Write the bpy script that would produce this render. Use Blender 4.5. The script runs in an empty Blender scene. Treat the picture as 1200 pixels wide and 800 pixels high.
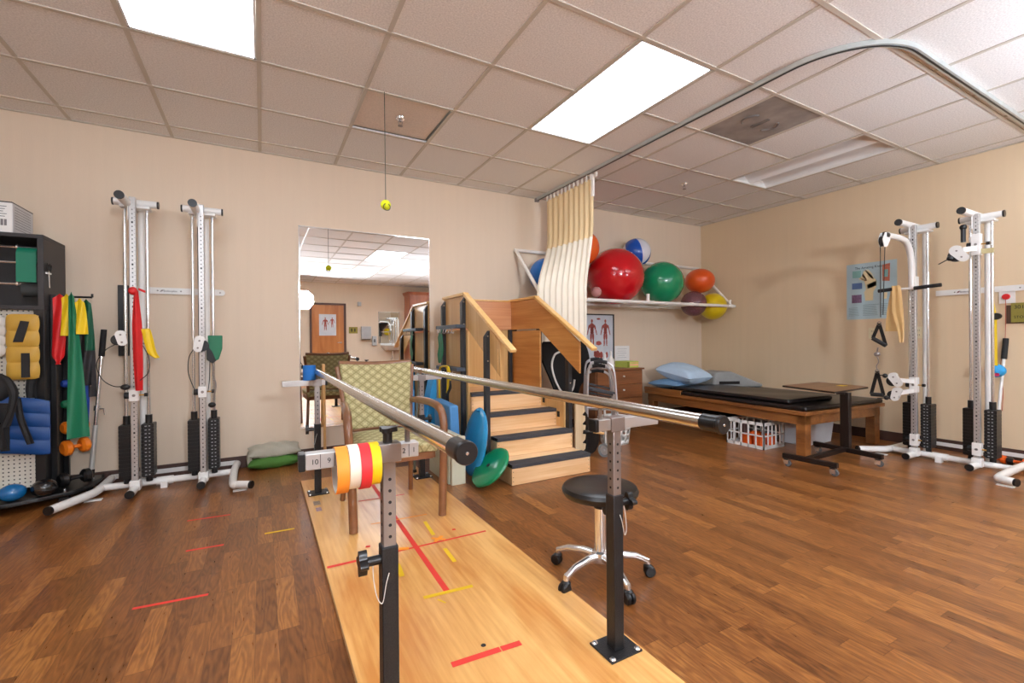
import bpy, bmesh, math, random
from mathutils import Vector, Matrix
random.seed(7)
S = bpy.context.scene
COL = S.collection
PI = math.pi
# ------------------------------------------------------------------ camera, exposure, lights
F_PX = 532.95
HC = 1.07
H = HC + 1.6425          # ceiling height
YB, YF, XL, XR = 4.503, -4.68, -2.6, 5.65
cam_d = bpy.data.cameras.new('camera'); cam = bpy.data.objects.new('camera', cam_d); COL.objects.link(cam)
cam_d.sensor_width = 36; cam_d.lens = 36*F_PX/1200; cam_d.clip_start = .02
yaw, pit, rol = .5031, -.0036, -.0077
f_ = Vector((math.sin(yaw)*math.cos(pit), math.cos(yaw)*math.cos(pit), math.sin(pit)))
r_ = Vector((math.cos(yaw), -math.sin(yaw), 0)); u_ = r_.cross(f_)
R_ = r_*math.cos(rol)+u_*math.sin(rol); U_ = -r_*math.sin(rol)+u_*math.cos(rol)
m = Matrix((R_, U_, -f_)).transposed().to_4x4(); m.translation = (0, 0, HC); cam.matrix_world = m
S.camera = cam
S.view_settings.view_transform = 'Standard'; S.view_settings.look = 'None'
S.view_settings.gamma = 1; S.view_settings.exposure = 0.0; S.view_settings.use_curve_mapping = False
W = bpy.data.worlds.new('world'); S.world = W; W.use_nodes = True
W.node_tree.nodes['Background'].inputs[0].default_value = (1, .97, .93, 1)
W.node_tree.nodes['Background'].inputs[1].default_value = .25
FIX_E = 9.0      # ceiling fixture emission
SOFT_E = 280.0     # studio softbox emission
FILL_E = 108.0  # emission of the two added ceiling fill lamps
T = .6096; Y0 = 4.265

# ------------------------------------------------------------------ helpers
def lin(c):
    return tuple([(v/255/12.92 if v/255 <= .04045 else ((v/255+.055)/1.055)**2.4) for v in c])+(1,)
MATS = {}
def mat(name, rgb, rough=.5, metal=0, var=.06, vscale=8, bump=0, bscale=60, stretch=None, emit=0, alpha=1, trans=0, spec=.5, coat=0, sheen=0):
    if name in MATS: return MATS[name]
    M = bpy.data.materials.new(name); M.use_nodes = True; n = M.node_tree.nodes; l = M.node_tree.links
    b = n['Principled BSDF']; c = lin(rgb)
    b.inputs['Roughness'].default_value = rough; b.inputs['Metallic'].default_value = metal
    b.inputs['Specular IOR Level'].default_value = spec; b.inputs['Coat Weight'].default_value = coat
    b.inputs['Transmission Weight'].default_value = trans; b.inputs['Alpha'].default_value = alpha
    b.inputs['Sheen Weight'].default_value = sheen
    tc = n.new('ShaderNodeTexCoord'); mp = n.new('ShaderNodeMapping'); l.new(tc.outputs['Object'], mp.inputs[0])
    if stretch: mp.inputs['Scale'].default_value = stretch
    ns = n.new('ShaderNodeTexNoise'); ns.inputs['Scale'].default_value = vscale; ns.inputs['Detail'].default_value = 4
    l.new(mp.outputs[0], ns.inputs['Vector'])
    mr = n.new('ShaderNodeMapRange'); mr.inputs[1].default_value = .3; mr.inputs[2].default_value = .7
    mr.inputs[3].default_value = 1-var; mr.inputs[4].default_value = 1+var; l.new(ns.outputs[0], mr.inputs[0])
    mx = n.new('ShaderNodeVectorMath'); mx.operation = 'SCALE'; mx.inputs[0].default_value = c[:3]
    l.new(mr.outputs[0], mx.inputs['Scale']); l.new(mx.outputs[0], b.inputs['Base Color'])
    if bump:
        n2 = n.new('ShaderNodeTexNoise'); n2.inputs['Scale'].default_value = bscale; l.new(mp.outputs[0], n2.inputs['Vector'])
        bp = n.new('ShaderNodeBump'); bp.inputs['Strength'].default_value = bump; bp.inputs['Distance'].default_value = .004
        l.new(n2.outputs[0], bp.inputs['Height']); l.new(bp.outputs[0], b.inputs['Normal'])
    if emit:
        b.inputs['Emission Color'].default_value = c; b.inputs['Emission Strength'].default_value = emit
    MATS[name] = M; return M

def woodmat(name, c1, c2, axis='Y', rough=.4, scale=3.0, coat=.1, contrast=1.0, st=.12):
    """figured board: long streaks along one axis"""
    M = bpy.data.materials.new(name); M.use_nodes = True; n = M.node_tree.nodes; l = M.node_tree.links
    b = n['Principled BSDF']; b.inputs['Roughness'].default_value = rough; b.inputs['Coat Weight'].default_value = coat
    b.inputs['Coat Roughness'].default_value = .25
    tc = n.new('ShaderNodeTexCoord'); mp = n.new('ShaderNodeMapping'); l.new(tc.outputs['Object'], mp.inputs[0])
    s = {'X': (st, 1, 1), 'Y': (1, st, 1), 'Z': (1, 1, st)}[axis]; mp.inputs['Scale'].default_value = s
    a = n.new('ShaderNodeTexNoise'); a.inputs['Scale'].default_value = scale*2.2; a.inputs['Detail'].default_value = 6; a.inputs['Distortion'].default_value = .8
    l.new(mp.outputs[0], a.inputs['Vector'])
    a2 = n.new('ShaderNodeTexNoise'); a2.inputs['Scale'].default_value = scale*28; a2.inputs['Detail'].default_value = 3
    mp2 = n.new('ShaderNodeMapping'); mp2.inputs['Scale'].default_value = tuple(.25 if k < 1 else 1 for k in s); l.new(mp.outputs[0], mp2.inputs[0]); l.new(mp2.outputs[0], a2.inputs['Vector'])
    ad = n.new('ShaderNodeMath'); ad.operation = 'MULTIPLY_ADD'; ad.inputs[1].default_value = .35; l.new(a2.outputs[0], ad.inputs[0])
    sc = n.new('ShaderNodeMath'); sc.operation = 'MULTIPLY'; sc.inputs[1].default_value = .8*contrast; l.new(a.outputs[0], sc.inputs[0]); l.new(sc.outputs[0], ad.inputs[2])
    cr = n.new('ShaderNodeValToRGB'); cr.color_ramp.elements[0].position = .42; cr.color_ramp.elements[1].position = .72
    cr.color_ramp.elements[0].color = lin(c1); cr.color_ramp.elements[1].color = lin(c2)
    l.new(ad.outputs[0], cr.inputs[0]); l.new(cr.outputs[0], b.inputs['Base Color'])
    MATS[name] = M; return M

class MB:
    def __init__(s): s.bm = bmesh.new()
    def poly(s, pts, faces):
        v = [s.bm.verts.new(p) for p in pts]
        for f in faces:
            try: s.bm.faces.new([v[i] for i in f])
            except ValueError: pass
        return s
    def box(s, a, b):
        (x0, y0, z0), (x1, y1, z1) = a, b
        x0, x1 = sorted((x0, x1)); y0, y1 = sorted((y0, y1)); z0, z1 = sorted((z0, z1))
        return s.poly([(x0,y0,z0),(x1,y0,z0),(x1,y1,z0),(x0,y1,z0),(x0,y0,z1),(x1,y0,z1),(x1,y1,z1),(x0,y1,z1)],
                      [(3,2,1,0),(4,5,6,7),(0,1,5,4),(1,2,6,5),(2,3,7,6),(3,0,4,7)])
    def bar(s, a, b, w, h, up=(0,0,1)):
        """rectangular bar from a to b"""
        a = Vector(a); b = Vector(b); d = (b-a).normalized(); up = Vector(up)
        if abs(d.dot(up)) > .98: up = Vector((0, 1, 0))
        x = d.cross(up).normalized()*w/2; y = x.cross(d).normalized()*h/2
        p = [a-x-y, a+x-y, a+x+y, a-x+y, b-x-y, b+x-y, b+x+y, b-x+y]
        return s.poly(p, [(3,2,1,0),(4,5,6,7),(0,1,5,4),(1,2,6,5),(2,3,7,6),(3,0,4,7)])
    def tube(s, pts, r, n=12, cap=True, closed=False):
        P = [Vector(p) for p in pts]; rs = r if isinstance(r, (list, tuple)) else [r]*len(P)
        rings = []; prev = None; N = len(P)
        for i, p in enumerate(P):
            if closed: d = (P[(i+1) % N]-P[i-1]).normalized()
            elif i == 0: d = (P[1]-P[0]).normalized()
            elif i == N-1: d = (P[-1]-P[-2]).normalized()
            else:
                d = ((P[i+1]-p).normalized()+(p-P[i-1]).normalized())
                d = d.normalized() if d.length > 1e-6 else (P[i+1]-p).normalized()
            if prev is None:
                x = d.orthogonal().normalized()
            else:
                x = prev-d*prev.dot(d)
                x = x.normalized() if x.length > 1e-6 else d.orthogonal().normalized()
            prev = x; y = d.cross(x)
            rings.append([s.bm.verts.new(p+(x*math.cos(2*PI*k/n)+y*math.sin(2*PI*k/n))*rs[i]) for k in range(n)])
        for i in range(N if closed else N-1):
            A = rings[i]; B = rings[(i+1) % N]
            for k in range(n): s.bm.faces.new([A[k], A[(k+1) % n], B[(k+1) % n], B[k]])
        if cap and not closed:
            s.bm.faces.new(rings[0][::-1]); s.bm.faces.new(rings[-1])
        return s
    def lathe(s, prof, c, axis=(0,0,1), n=24, sx=1, sy=1, cap=True):
        """prof = [(r, h)], revolved about axis through c"""
        c = Vector(c); q = Vector((0,0,1)).rotation_difference(Vector(axis).normalized()); rings = []
        for r, h in prof:
            if r < 1e-6: rings.append([s.bm.verts.new(c+q @ Vector((0,0,h)))])
            else: rings.append([s.bm.verts.new(c+q @ Vector((r*sx*math.cos(2*PI*k/n), r*sy*math.sin(2*PI*k/n), h))) for k in range(n)])
        for A, B in zip(rings, rings[1:]):
            if len(A) == 1 and len(B) == 1: continue
            for k in range(n):
                if len(A) == 1: s.bm.faces.new([A[0], B[(k+1) % n], B[k]])
                elif len(B) == 1: s.bm.faces.new([A[k], A[(k+1) % n], B[0]])
                else: s.bm.faces.new([A[k], A[(k+1) % n], B[(k+1) % n], B[k]])
        if not cap: return s
        if len(rings[0]) > 1: s.bm.faces.new(rings[0][::-1])
        if len(rings[-1]) > 1: s.bm.faces.new(rings[-1])
        return s
    def ball(s, c, r, n=32, sc=(1,1,1)):
        prof = [(r*math.sin(PI*i/(n//2)), -r*math.cos(PI*i/(n//2))) for i in range(n//2+1)]
        i0 = len(s.bm.verts); s.lathe(prof, (0,0,0), n=n); s.bm.verts.ensure_lookup_table()
        for v in s.bm.verts[i0:]: v.co = Vector((v.co.x*sc[0], v.co.y*sc[1], v.co.z*sc[2]))+Vector(c)
        return s
    def prism(s, pts, off):
        """planar polygon extruded by the vector off"""
        P = [Vector(p) for p in pts]; o = Vector(off); n = len(P)
        A = [s.bm.verts.new(p) for p in P]; B = [s.bm.verts.new(p+o) for p in P]
        s.bm.faces.new(A[::-1]); s.bm.faces.new(B)
        for i in range(n): s.bm.faces.new([A[i], A[(i+1) % n], B[(i+1) % n], B[i]])
        return s
    def ring(s, c, ro, ri, w, axis=(1,0,0), n=40):
        prof = [(ri, -w/2), (ro, -w/2), (ro, w/2), (ri, w/2)]
        c = Vector(c); q = Vector((0,0,1)).rotation_difference(Vector(axis).normalized())
        R = [[s.bm.verts.new(c+q @ Vector((r*math.cos(2*PI*k/n), r*math.sin(2*PI*k/n), h))) for k in range(n)] for r, h in prof]
        for j in range(4):
            A, B = R[j], R[(j+1) % 4]
            for k in range(n): s.bm.faces.new([A[k], A[(k+1) % n], B[(k+1) % n], B[k]])
        return s
    def sheet(s, fn, nu, nv, th=0):
        """surface fn(u,v)->xyz; th gives thickness"""
        G = [[Vector(fn(i/nu, j/nv)) for j in range(nv+1)] for i in range(nu+1)]
        if not th:
            V = [[s.bm.verts.new(p) for p in row] for row in G]
            for i in range(nu):
                for j in range(nv): s.bm.faces.new([V[i][j], V[i+1][j], V[i+1][j+1], V[i][j+1]])
            return s
        def nor(i, j):
            a = G[min(i+1, nu)][j]-G[max(i-1, 0)][j]; b = G[i][min(j+1, nv)]-G[i][max(j-1, 0)]
            c = a.cross(b); return c.normalized() if c.length > 1e-9 else Vector((0, 1, 0))
        A = [[s.bm.verts.new(G[i][j]+nor(i, j)*th/2) for j in range(nv+1)] for i in range(nu+1)]
        B = [[s.bm.verts.new(G[i][j]-nor(i, j)*th/2) for j in range(nv+1)] for i in range(nu+1)]
        for i in range(nu):
            for j in range(nv):
                s.bm.faces.new([A[i][j], A[i+1][j], A[i+1][j+1], A[i][j+1]]); s.bm.faces.new([B[i][j+1], B[i+1][j+1], B[i+1][j], B[i][j]])
        for i in range(nu):
            s.bm.faces.new([A[i][0], B[i][0], B[i+1][0], A[i+1][0]]); s.bm.faces.new([A[i+1][nv], B[i+1][nv], B[i][nv], A[i][nv]])
        for j in range(nv):
            s.bm.faces.new([A[0][j+1], B[0][j+1], B[0][j], A[0][j]]); s.bm.faces.new([A[nu][j], B[nu][j], B[nu][j+1], A[nu][j+1]])
        return s
    def xf(s, fn):
        for v in s.bm.verts: v.co = Vector(fn(v.co))
        return s

def origin_of(o):
    return Vector(o['_o']) if '_o' in o else Vector((0, 0, 0))
def put(name, mb, material, parent=None, bevel=0, smooth=True, sub=0, label=None, seg=2, ang=35):
    bm = mb.bm; bmesh.ops.recalc_face_normals(bm, faces=bm.faces)
    me = bpy.data.meshes.new(name)
    if parent is not None:
        r = parent
        while r.parent is not None: r = r.parent
        off = origin_of(r)
    else:
        if len(bm.verts):
            xs = [v.co.x for v in bm.verts]; ys = [v.co.y for v in bm.verts]; zs = [v.co.z for v in bm.verts]
            off = Vector(((min(xs)+max(xs))/2, (min(ys)+max(ys))/2, min(zs)))
        else: off = Vector((0, 0, 0))
    for v in bm.verts: v.co -= off
    bm.to_mesh(me); bm.free(); me.materials.append(material)
    if smooth:
        me.polygons.foreach_set('use_smooth', [True]*len(me.polygons))
        try: me.set_sharp_from_angle(angle=math.radians(ang))
        except Exception: pass
    o = bpy.data.objects.new(name, me); COL.objects.link(o)
    if parent is not None: o.parent = parent
    else: o.location = off; o['_o'] = tuple(off)
    if bevel:
        b = o.modifiers.new('bevel', 'BEVEL'); b.width = bevel; b.segments = seg; b.limit_method = 'ANGLE'; b.angle_limit = math.radians(40); b.harden_normals = False
    if sub:
        b = o.modifiers.new('sub', 'SUBSURF'); b.levels = sub; b.render_levels = sub
    if label: o['label'] = label
    return o
def tag(o, label, cat, group=None):
    o['label'] = label; o['category'] = cat
    if group: o['group'] = group
    return o
def thing(name, loc, label, cat, group=None):
    o = bpy.data.objects.new(name, None); COL.objects.link(o); o.empty_display_size = .05
    o.location = loc; o['_o'] = tuple(loc); return tag(o, label, cat, group)
def struct(name, mb, material, parent=None, **k):
    o = put(name, mb, material, parent, **k)
    if parent is None: o['kind'] = 'structure'
    return o
def solo(name, mb, material, label, cat, group=None, **k):
    return tag(put(name, mb, material, None, **k), label, cat, group)
def text(name, s_, size, pos, xdir, updir, material, parent, align='LEFT', th=.0004, squash=1):
    cu = bpy.data.curves.new(name, 'FONT'); cu.body = s_; cu.size = size; cu.extrude = th; cu.align_x = align
    tmp = bpy.data.objects.new('tmp', cu); COL.objects.link(tmp)
    dg = bpy.context.evaluated_depsgraph_get(); me = bpy.data.meshes.new_from_object(tmp.evaluated_get(dg))
    bpy.data.objects.remove(tmp)
    x = Vector(xdir).normalized()*squash; y = Vector(updir).normalized(); z = x.normalized().cross(y)
    r = parent
    while r.parent is not None: r = r.parent
    off = origin_of(r)
    for v in me.vertices: v.co = Vector(pos)+x*v.co.x+y*v.co.y+z*v.co.z-off
    me.materials.clear(); me.materials.append(material)
    o = bpy.data.objects.new(name, me); COL.objects.link(o); o.parent = parent
    return o
def arc(c, r, a0, a1, n, ux, uy):
    c = Vector(c); ux = Vector(ux); uy = Vector(uy)
    return [c+ux*r*math.cos(a0+(a1-a0)*i/n)+uy*r*math.sin(a0+(a1-a0)*i/n) for i in range(n+1)]
def curve(pts, n=6):
    """Catmull-Rom through points"""
    P = [Vector(p) for p in pts]; P = [P[0]*2-P[1]]+P+[P[-1]*2-P[-2]]; out = []
    for i in range(1, len(P)-2):
        for k in range(n):
            t = k/n; a, b, c, d = P[i-1:i+3]
            out.append(.5*((2*b)+(c-a)*t+(2*a-5*b+4*c-d)*t*t+(3*b-a-3*c+d)*t**3))
    out.append(P[-2]); return out
def copy_tree(o, parent=None):
    c = o.copy(); COL.objects.link(c)
    if parent: c.parent = parent
    for ch in o.children: copy_tree(ch, c)
    return c

# ------------------------------------------------------------------ materials
wall_m = mat('wall_vinyl', (226,207,184), .7, var=.015, vscale=3, stretch=(6,6,.3), bump=.15, bscale=90)
ceil_m = mat('ceiling_tile_fissured', (234,231,228), .95, var=.14, vscale=110, bump=.35, bscale=160)
grid_m = mat('ceiling_grid_metal', (200,192,180), .5, var=.02)
base_m = mat('rubber_baseboard', (74,50,42), .5)
white_m = mat('white_powder_coat', (236,235,232), .3, var=.02)
pvc_m = mat('white_pvc', (240,236,230), .35, var=.02)
black_m = mat('black_plastic', (22,22,23), .35)
blackrub_m = mat('black_rubber', (28,27,28), .7, var=.15, bump=.3)
blackmet_m = mat('black_hammered_steel', (38,38,40), .42, metal=.35, var=.25, vscale=200, bump=.35, bscale=320)
darkpost_m = mat('charcoal_steel', (46,47,50), .45, metal=.2)
chrome_m = mat('chrome', (236,238,240), .16, metal=.9, var=.0)
steel_m = mat('brushed_steel', (206,204,198), .22, metal=1, var=.0)
zinc_m = mat('zinc_plated_steel', (150,143,140), .38, metal=.75, var=.06)
ruler_m = mat('ruled_steel', (192,190,188), .33, metal=.6, var=.03)
paper_m = mat('paper', (238,238,236), .8, var=.02)
ink_m = mat('ink', (30,30,32), .7)
platwood = woodmat('platform_birch_ply', (204,134,62), (240,188,114), 'Y', .28, 2.2, .35, 1.0, .22)
stairwood = woodmat('stair_birch_ply', (222,174,122), (244,208,162), 'X', .4, 3, .15, .9)
stairwoodZ = woodmat('panel_birch_ply', (206,158,94), (232,194,134), 'Z', .4, 2.4, .15, .85)
ambwood = woodmat('amber_maple_ply', (186,122,58), (218,160,92), 'Y', .38, 2.2, .2, .95)
railwood = woodmat('handrail_maple', (226,172,96), (246,204,138), 'Y', .35, 3, .2)
cabwood = woodmat('dresser_walnut', (104,60,32), (146,92,54), 'X', .4, 3, .2)
oakwood = woodmat('mat_table_oak', (112,66,30), (156,100,50), 'Y', .4, 3, .2)
doorwood = woodmat('door_maple', (168,98,44), (198,130,70), 'Z', .4, 2.5, .2)
cherry_m = woodmat('cherry_cabinet', (150,84,54), (182,112,78), 'Z', .4, 2.5, .2)
chairwood = mat('chair_wood', (128,84,54), .28, var=.14, vscale=14, coat=.4)
red_m = mat('red_latex', (206,28,32), .45); yel_m = mat('yellow_latex', (236,200,20), .45); grn_m = mat('green_latex', (8,112,76), .45)
blu_m = mat('blue_latex', (30,70,160), .45); blk_l = mat('black_latex', (30,30,34), .45); tan_m = mat('tan_latex', (214,176,116), .5)
bluefoam = mat('blue_foam', (86,146,200), .75, bump=.3, bscale=140)
blueplast = mat('blue_vinyl', (40,154,212), .25, coat=.4)
def tapemat(n, c): return mat('tape_'+n, c, .55)

# floor: three-strip laminate running away from the camera
FM = bpy.data.materials.new('strip_laminate'); FM.use_nodes = True; n = FM.node_tree.nodes; l = FM.node_tree.links
b = n['Principled BSDF']; b.inputs['Specular IOR Level'].default_value = .5; b.inputs['Roughness'].default_value = .3
tc = n.new('ShaderNodeTexCoord'); sp = n.new('ShaderNodeSeparateXYZ'); l.new(tc.outputs['Object'], sp.inputs[0])
def mth(op, a=None, bb=None, c=None):
    x = n.new('ShaderNodeMath'); x.operation = op
    for i, v in enumerate((a, bb, c)):
        if v is None: continue
        if isinstance(v, (int, float)): x.inputs[i].default_value = v
        else: l.new(v, x.inputs[i])
    return x.outputs[0]
SW = .074
row = mth('FLOOR', mth('DIVIDE', sp.outputs[0], SW))
wn = n.new('ShaderNodeTexWhiteNoise'); wn.noise_dimensions = '1D'; l.new(row, wn.inputs['W'])
yy = mth('ADD', mth('DIVIDE', sp.outputs[1], .42), mth('MULTIPLY', wn.outputs[0], 7.3))
cell = mth('FLOOR', yy)
cx = n.new('ShaderNodeCombineXYZ'); l.new(row, cx.inputs[0]); l.new(cell, cx.inputs[1])
w2 = n.new('ShaderNodeTexWhiteNoise'); w2.noise_dimensions = '2D'; l.new(cx.outputs[0], w2.inputs['Vector'])
# grain with per-strip offset
off = n.new('ShaderNodeVectorMath'); off.operation = 'MULTIPLY_ADD'; l.new(w2.outputs['Color'], off.inputs[0]); off.inputs[1].default_value = (9, 9, 9)
sc = n.new('ShaderNodeVectorMath'); sc.operation = 'MULTIPLY'; sc.inputs[1].default_value = (11, 1.5, 1); l.new(tc.outputs['Object'], sc.inputs[0]); l.new(sc.outputs[0], off.inputs[2])
g1 = n.new('ShaderNodeTexNoise'); g1.inputs['Scale'].default_value = 1.3; g1.inputs['Detail'].default_value = 2; l.new(off.outputs[0], g1.inputs['Vector'])
rings = mth('SINE', mth('MULTIPLY', g1.outputs[0], 75))
g2 = n.new('ShaderNodeTexNoise'); g2.inputs['Scale'].default_value = 12; g2.inputs['Detail'].default_value = 5; l.new(off.outputs[0], g2.inputs['Vector'])
val = mth('ADD', mth('ADD', mth('MULTIPLY', w2.outputs[0], .34), mth('MULTIPLY', rings, .085)), mth('MULTIPLY', g2.outputs[0], .50))
cr = n.new('ShaderNodeValToRGB'); e = cr.color_ramp.elements
e[0].position = .12; e[0].color = lin((94,54,25)); e[1].position = .9; e[1].color = lin((190,130,66))
e2 = cr.color_ramp.elements.new(.5); e2.color = lin((140,87,43))
l.new(val, cr.inputs[0])
def seam(v, w):
    fr = mth('FRACT', v); return mth('MAXIMUM', mth('LESS_THAN', fr, w), mth('GREATER_THAN', fr, 1-w))
gap = mth('MAXIMUM', seam(mth('DIVIDE', sp.outputs[0], SW), .012), seam(yy, .003))
mixc = n.new('ShaderNodeMix'); mixc.data_type = 'RGBA'; l.new(mth('MULTIPLY', gap, .45), mixc.inputs[0]); l.new(cr.outputs[0], mixc.inputs[6]); mixc.inputs[7].default_value = lin((58,30,16))
l.new(mixc.outputs[2], b.inputs['Base Color'])
bp = n.new('ShaderNodeBump'); bp.inputs['Strength'].default_value = .08; bp.inputs['Distance'].default_value = .002; l.new(g2.outputs[0], bp.inputs['Height']); l.new(bp.outputs[0], b.inputs['Normal'])
rg = mth('ADD', mth('MULTIPLY', g2.outputs[0], .12), .24); l.new(rg, b.inputs['Roughness'])

# ------------------------------------------------------------------ room shell
struct('floor', MB().box((XL, YF, -.1), (XR, YB, 0)), FM, smooth=False)
struct('wall_back', MB().box((XL-.12, YB, 0), (XR+.12, YB+.12, H+.3)), wall_m, smooth=False)
struct('wall_right', MB().box((XR, YF, 0), (XR+.12, YB, H+.3)), mat('wall_vinyl_light_tint', (224,200,166), .7, var=.015, vscale=3, stretch=(6,6,.3), bump=.15, bscale=90), smooth=False)  # same vinyl tinted yellower, painting in the mixed light on this wall
struct('wall_left', MB().box((XL-.12, YF, 0), (XL, YB, H+.3)), wall_m, smooth=False)
struct('wall_front', MB().box((XL-.12, YF-.12, 0), (XR+.12, YF, H+.3)), wall_m, smooth=False)
struct('baseboard_back', MB().box((XL, YB-.008, 0), (XR, YB, .1)), base_m, bevel=.002)
struct('baseboard_right', MB().box((XR-.008, YF, 0), (XR, YB-.01, .1)), base_m, bevel=.002)
struct('baseboard_left', MB().box((XL, YF, 0), (XL+.008, YB-.01, .1)), base_m, bevel=.002)
struct('baseboard_front', MB().box((XL+.01, YF, 0), (1.14, YF+.008, .1)).box((2.12, YF, 0), (XR-.01, YF+.008, .1)), base_m, bevel=.002)

lights_on = [(-1, 2), (3, 2), (3, 6), (3, 10), (-1, 6), (-1, 10), (7, 6), (7, 10)]     # (column k, first row j), each 1 x 2 cells
skip = set()
for k, j in lights_on: skip |= {(k, j), (k, j+1)}
light_off = (7, 2); skip |= {(7, 2), (7, 3)}
vent = (5, 3); skip.add(vent); hatch = (1, 1); skip.add(hatch)
cb = MB()
kmin, kmax = -5, 9; jmax = 14
def cx0(k): return max(XL, k*T)
def cx1(k): return min(XR, (k+1)*T)
def cy1(j): return YB if j < 0 else max(YF, Y0-j*T)      # upper y of row j (j=-1 is the strip by the wall)
def cy0(j): return max(YF, Y0-(j+1)*T)
for k in range(kmin, kmax+1):
    for j in range(-1, jmax+1):
        if (k, j) in skip: continue
        x0, x1, y1, y0 = cx0(k), cx1(k), cy1(j), cy0(j)
        if x1-x0 < .005 or y1-y0 < .005: continue
        cb.box((x0, y0, H), (x1, y1, H+.016))
struct('ceiling', cb, ceil_m, smooth=False)
struct('ceiling', MB().box((XL, YF, H+.26), (XR, YB, H+.3)), grid_m, smooth=False)
gb = MB(); hw = .012; on2 = [(k, j) for k, j in lights_on]+[light_off]
for k in range(kmin, kmax+1):
    x = k*T
    if x < XL+.02: continue
    gb.box((x-hw, YF, H-.005), (x+hw, YB, H+.002))
for j in range(0, jmax+1):
    y = Y0-j*T
    if y < YF+.02: continue
    xs = [XL]
    for k, jj in on2:
        if j == jj+1: xs += [k*T+hw, (k+1)*T-hw]
    xs = sorted(xs)+[XR]
    for a, c in zip(xs[::2], xs[1::2]): gb.box((a, y-hw, H-.006), (c, y+hw, H+.001))
gb.box((XL, YB-.022, H-.006), (XR, YB, H)); gb.box((XR-.022, YF, H-.006), (XR, YB, H))
struct('trim_1', gb, grid_m, smooth=False)

# fixtures
diff_m = mat('lit_diffuser', (236,244,255), .5, emit=FIX_E)
cnt = 0
pos_words = {(-1, 2): 'lit white fluorescent panel cut by the top edge, above left of the mirror', (3, 2): 'lit white fluorescent panel between the tennis ball and the curtain track',
  (3, 6): 'lit panel seen in the mirror, the nearer of its two ceiling panels', (3, 10): 'lit panel seen in the mirror, the farther of its two ceiling panels'}
for k, j in lights_on:
    x0, x1, y1, y0 = k*T+.014, (k+1)*T-.014, Y0-j*T-.014, Y0-(j+2)*T+.014
    lab = pos_words.get((k, j), 'lit ceiling panel behind the camera on the %s side, the %s one' % ('left right'.split()[k > 0], 'nearer farther'.split()[j > 7]))
    t = thing('ceiling_light', ((x0+x1)/2, (y0+y1)/2, H), lab, 'light', 'recessed ceiling panels')
    put('diffuser', MB().box((x0+.008, y0+.008, H+.0), (x1-.008, y1-.008, H+.006)), diff_m, t, smooth=False)
    fr = MB().box((x0, y0, H-.004), (x0+.01, y1, H+.02)).box((x1-.01, y0, H-.004), (x1, y1, H+.02)).box((x0, y0, H-.004), (x1, y0+.01, H+.02)).box((x0, y1-.01, H-.004), (x1, y1, H+.02))
    put('frame', fr, white_m, t)
# unlit two-channel troffer
k, j = light_off; x0, x1, y1, y0 = k*T+.014, (k+1)*T-.014, Y0-j*T-.014, Y0-(j+2)*T+.014
t = thing('ceiling_light', ((x0+x1)/2, (y0+y1)/2, H), 'unlit ceiling troffer with two curved white channels, beside the air vent', 'light')
def trof(u, v):
    ph = (u*2) % 1 if u < 1 else 1
    return (x0+(x1-x0)*u, y0+(y1-y0)*v, H+.004+.085*math.sin(PI*ph)**.7)
put('reflector', MB().sheet(trof, 32, 1), white_m, t)
put('end_plate', MB().box((x0, y0-.004, H), (x1, y0, H+.1)), white_m, t)
put('end_plate', MB().box((x0, y1, H), (x1, y1+.004, H+.1)), white_m, t)
put('frame', MB().box((x0-.003, y0, H-.004), (x0+.012, y1, H+.02)).box((x1-.012, y0, H-.004), (x1+.003, y1, H+.02)).box((x0, y0, H-.004), (x1, y0+.01, H+.01)).box((x0, y1-.01, H-.004), (x1, y1, H+.01)), white_m, t)
for q in (.25, .75): put('lamp_tube', MB().tube([(x0+(x1-x0)*q, y0+.03, H+.06), (x0+(x1-x0)*q, y1-.03, H+.06)], .008), paper_m, t)
# vent
k, j = vent; x0, x1, y1, y0 = k*T+.012, (k+1)*T-.012, Y0-j*T-.012, Y0-(j+1)*T+.012
vm = mat('dusty_grey_vent', (150,143,137), .7, var=.28, vscale=5)
t = thing('ceiling_vent', ((x0+x1)/2, (y0+y1)/2, H), 'grey dusty square ceiling vent inside the curtain track', 'vent')
put('panel', MB().box((x0, y0, H+.002), (x1, y1, H+.01)), vm, t)
mx_, my_ = (x0+x1)/2, (y0+y1)/2; vb = MB()
for a in (.0, PI):
    vb.tube(arc((mx_+.1*math.cos(a), my_, H), .07, a-1.3, a+1.3, 12, (1,0,0), (0,1,0)), .008, 6)
vb.box((mx_-.012, my_-.07, H-.008), (mx_-.004, my_+.07, H+.004)).box((mx_+.004, my_-.07, H-.008), (mx_+.012, my_+.07, H+.004))
put('louvre', vb, mat('vent_metal', (120,114,110), .6), t)
# displaced hatch tile with a dark gap
k, j = hatch; x0, x1, y1, y0 = k*T+.014, (k+1)*T-.014, Y0-j*T-.014, Y0-(j+1)*T+.014
tm = mat('tan_ceiling_tile', (226,212,200), .95, var=.08, vscale=80)
t = solo('ceiling_tile', MB().poly([(x0,y0,H+.004),(x1-.012,y0,H+.004),(x1-.012,y1-.014,H+.010),(x0,y1-.014,H+.010),(x0,y0,H+.02),(x1-.012,y0,H+.02),(x1-.012,y1-.014,H+.026),(x0,y1-.014,H+.026)],
    [(3,2,1,0),(4,5,6,7),(0,1,5,4),(1,2,6,5),(2,3,7,6),(3,0,4,7)]), tm, 'smooth tan ceiling tile sitting loose, dark gap along two edges', 'ceiling tile', smooth=False)
struct('gap_shade_strip', MB().box((x0-.004, y1-.012, H+.028), (x1+.004, y1+.004, H+.034)).box((x1-.011, y0, H+.028), (x1+.004, y1, H+.034)), black_m, smooth=False)  # black strips above the loose tile stand for shade in its gap
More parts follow.
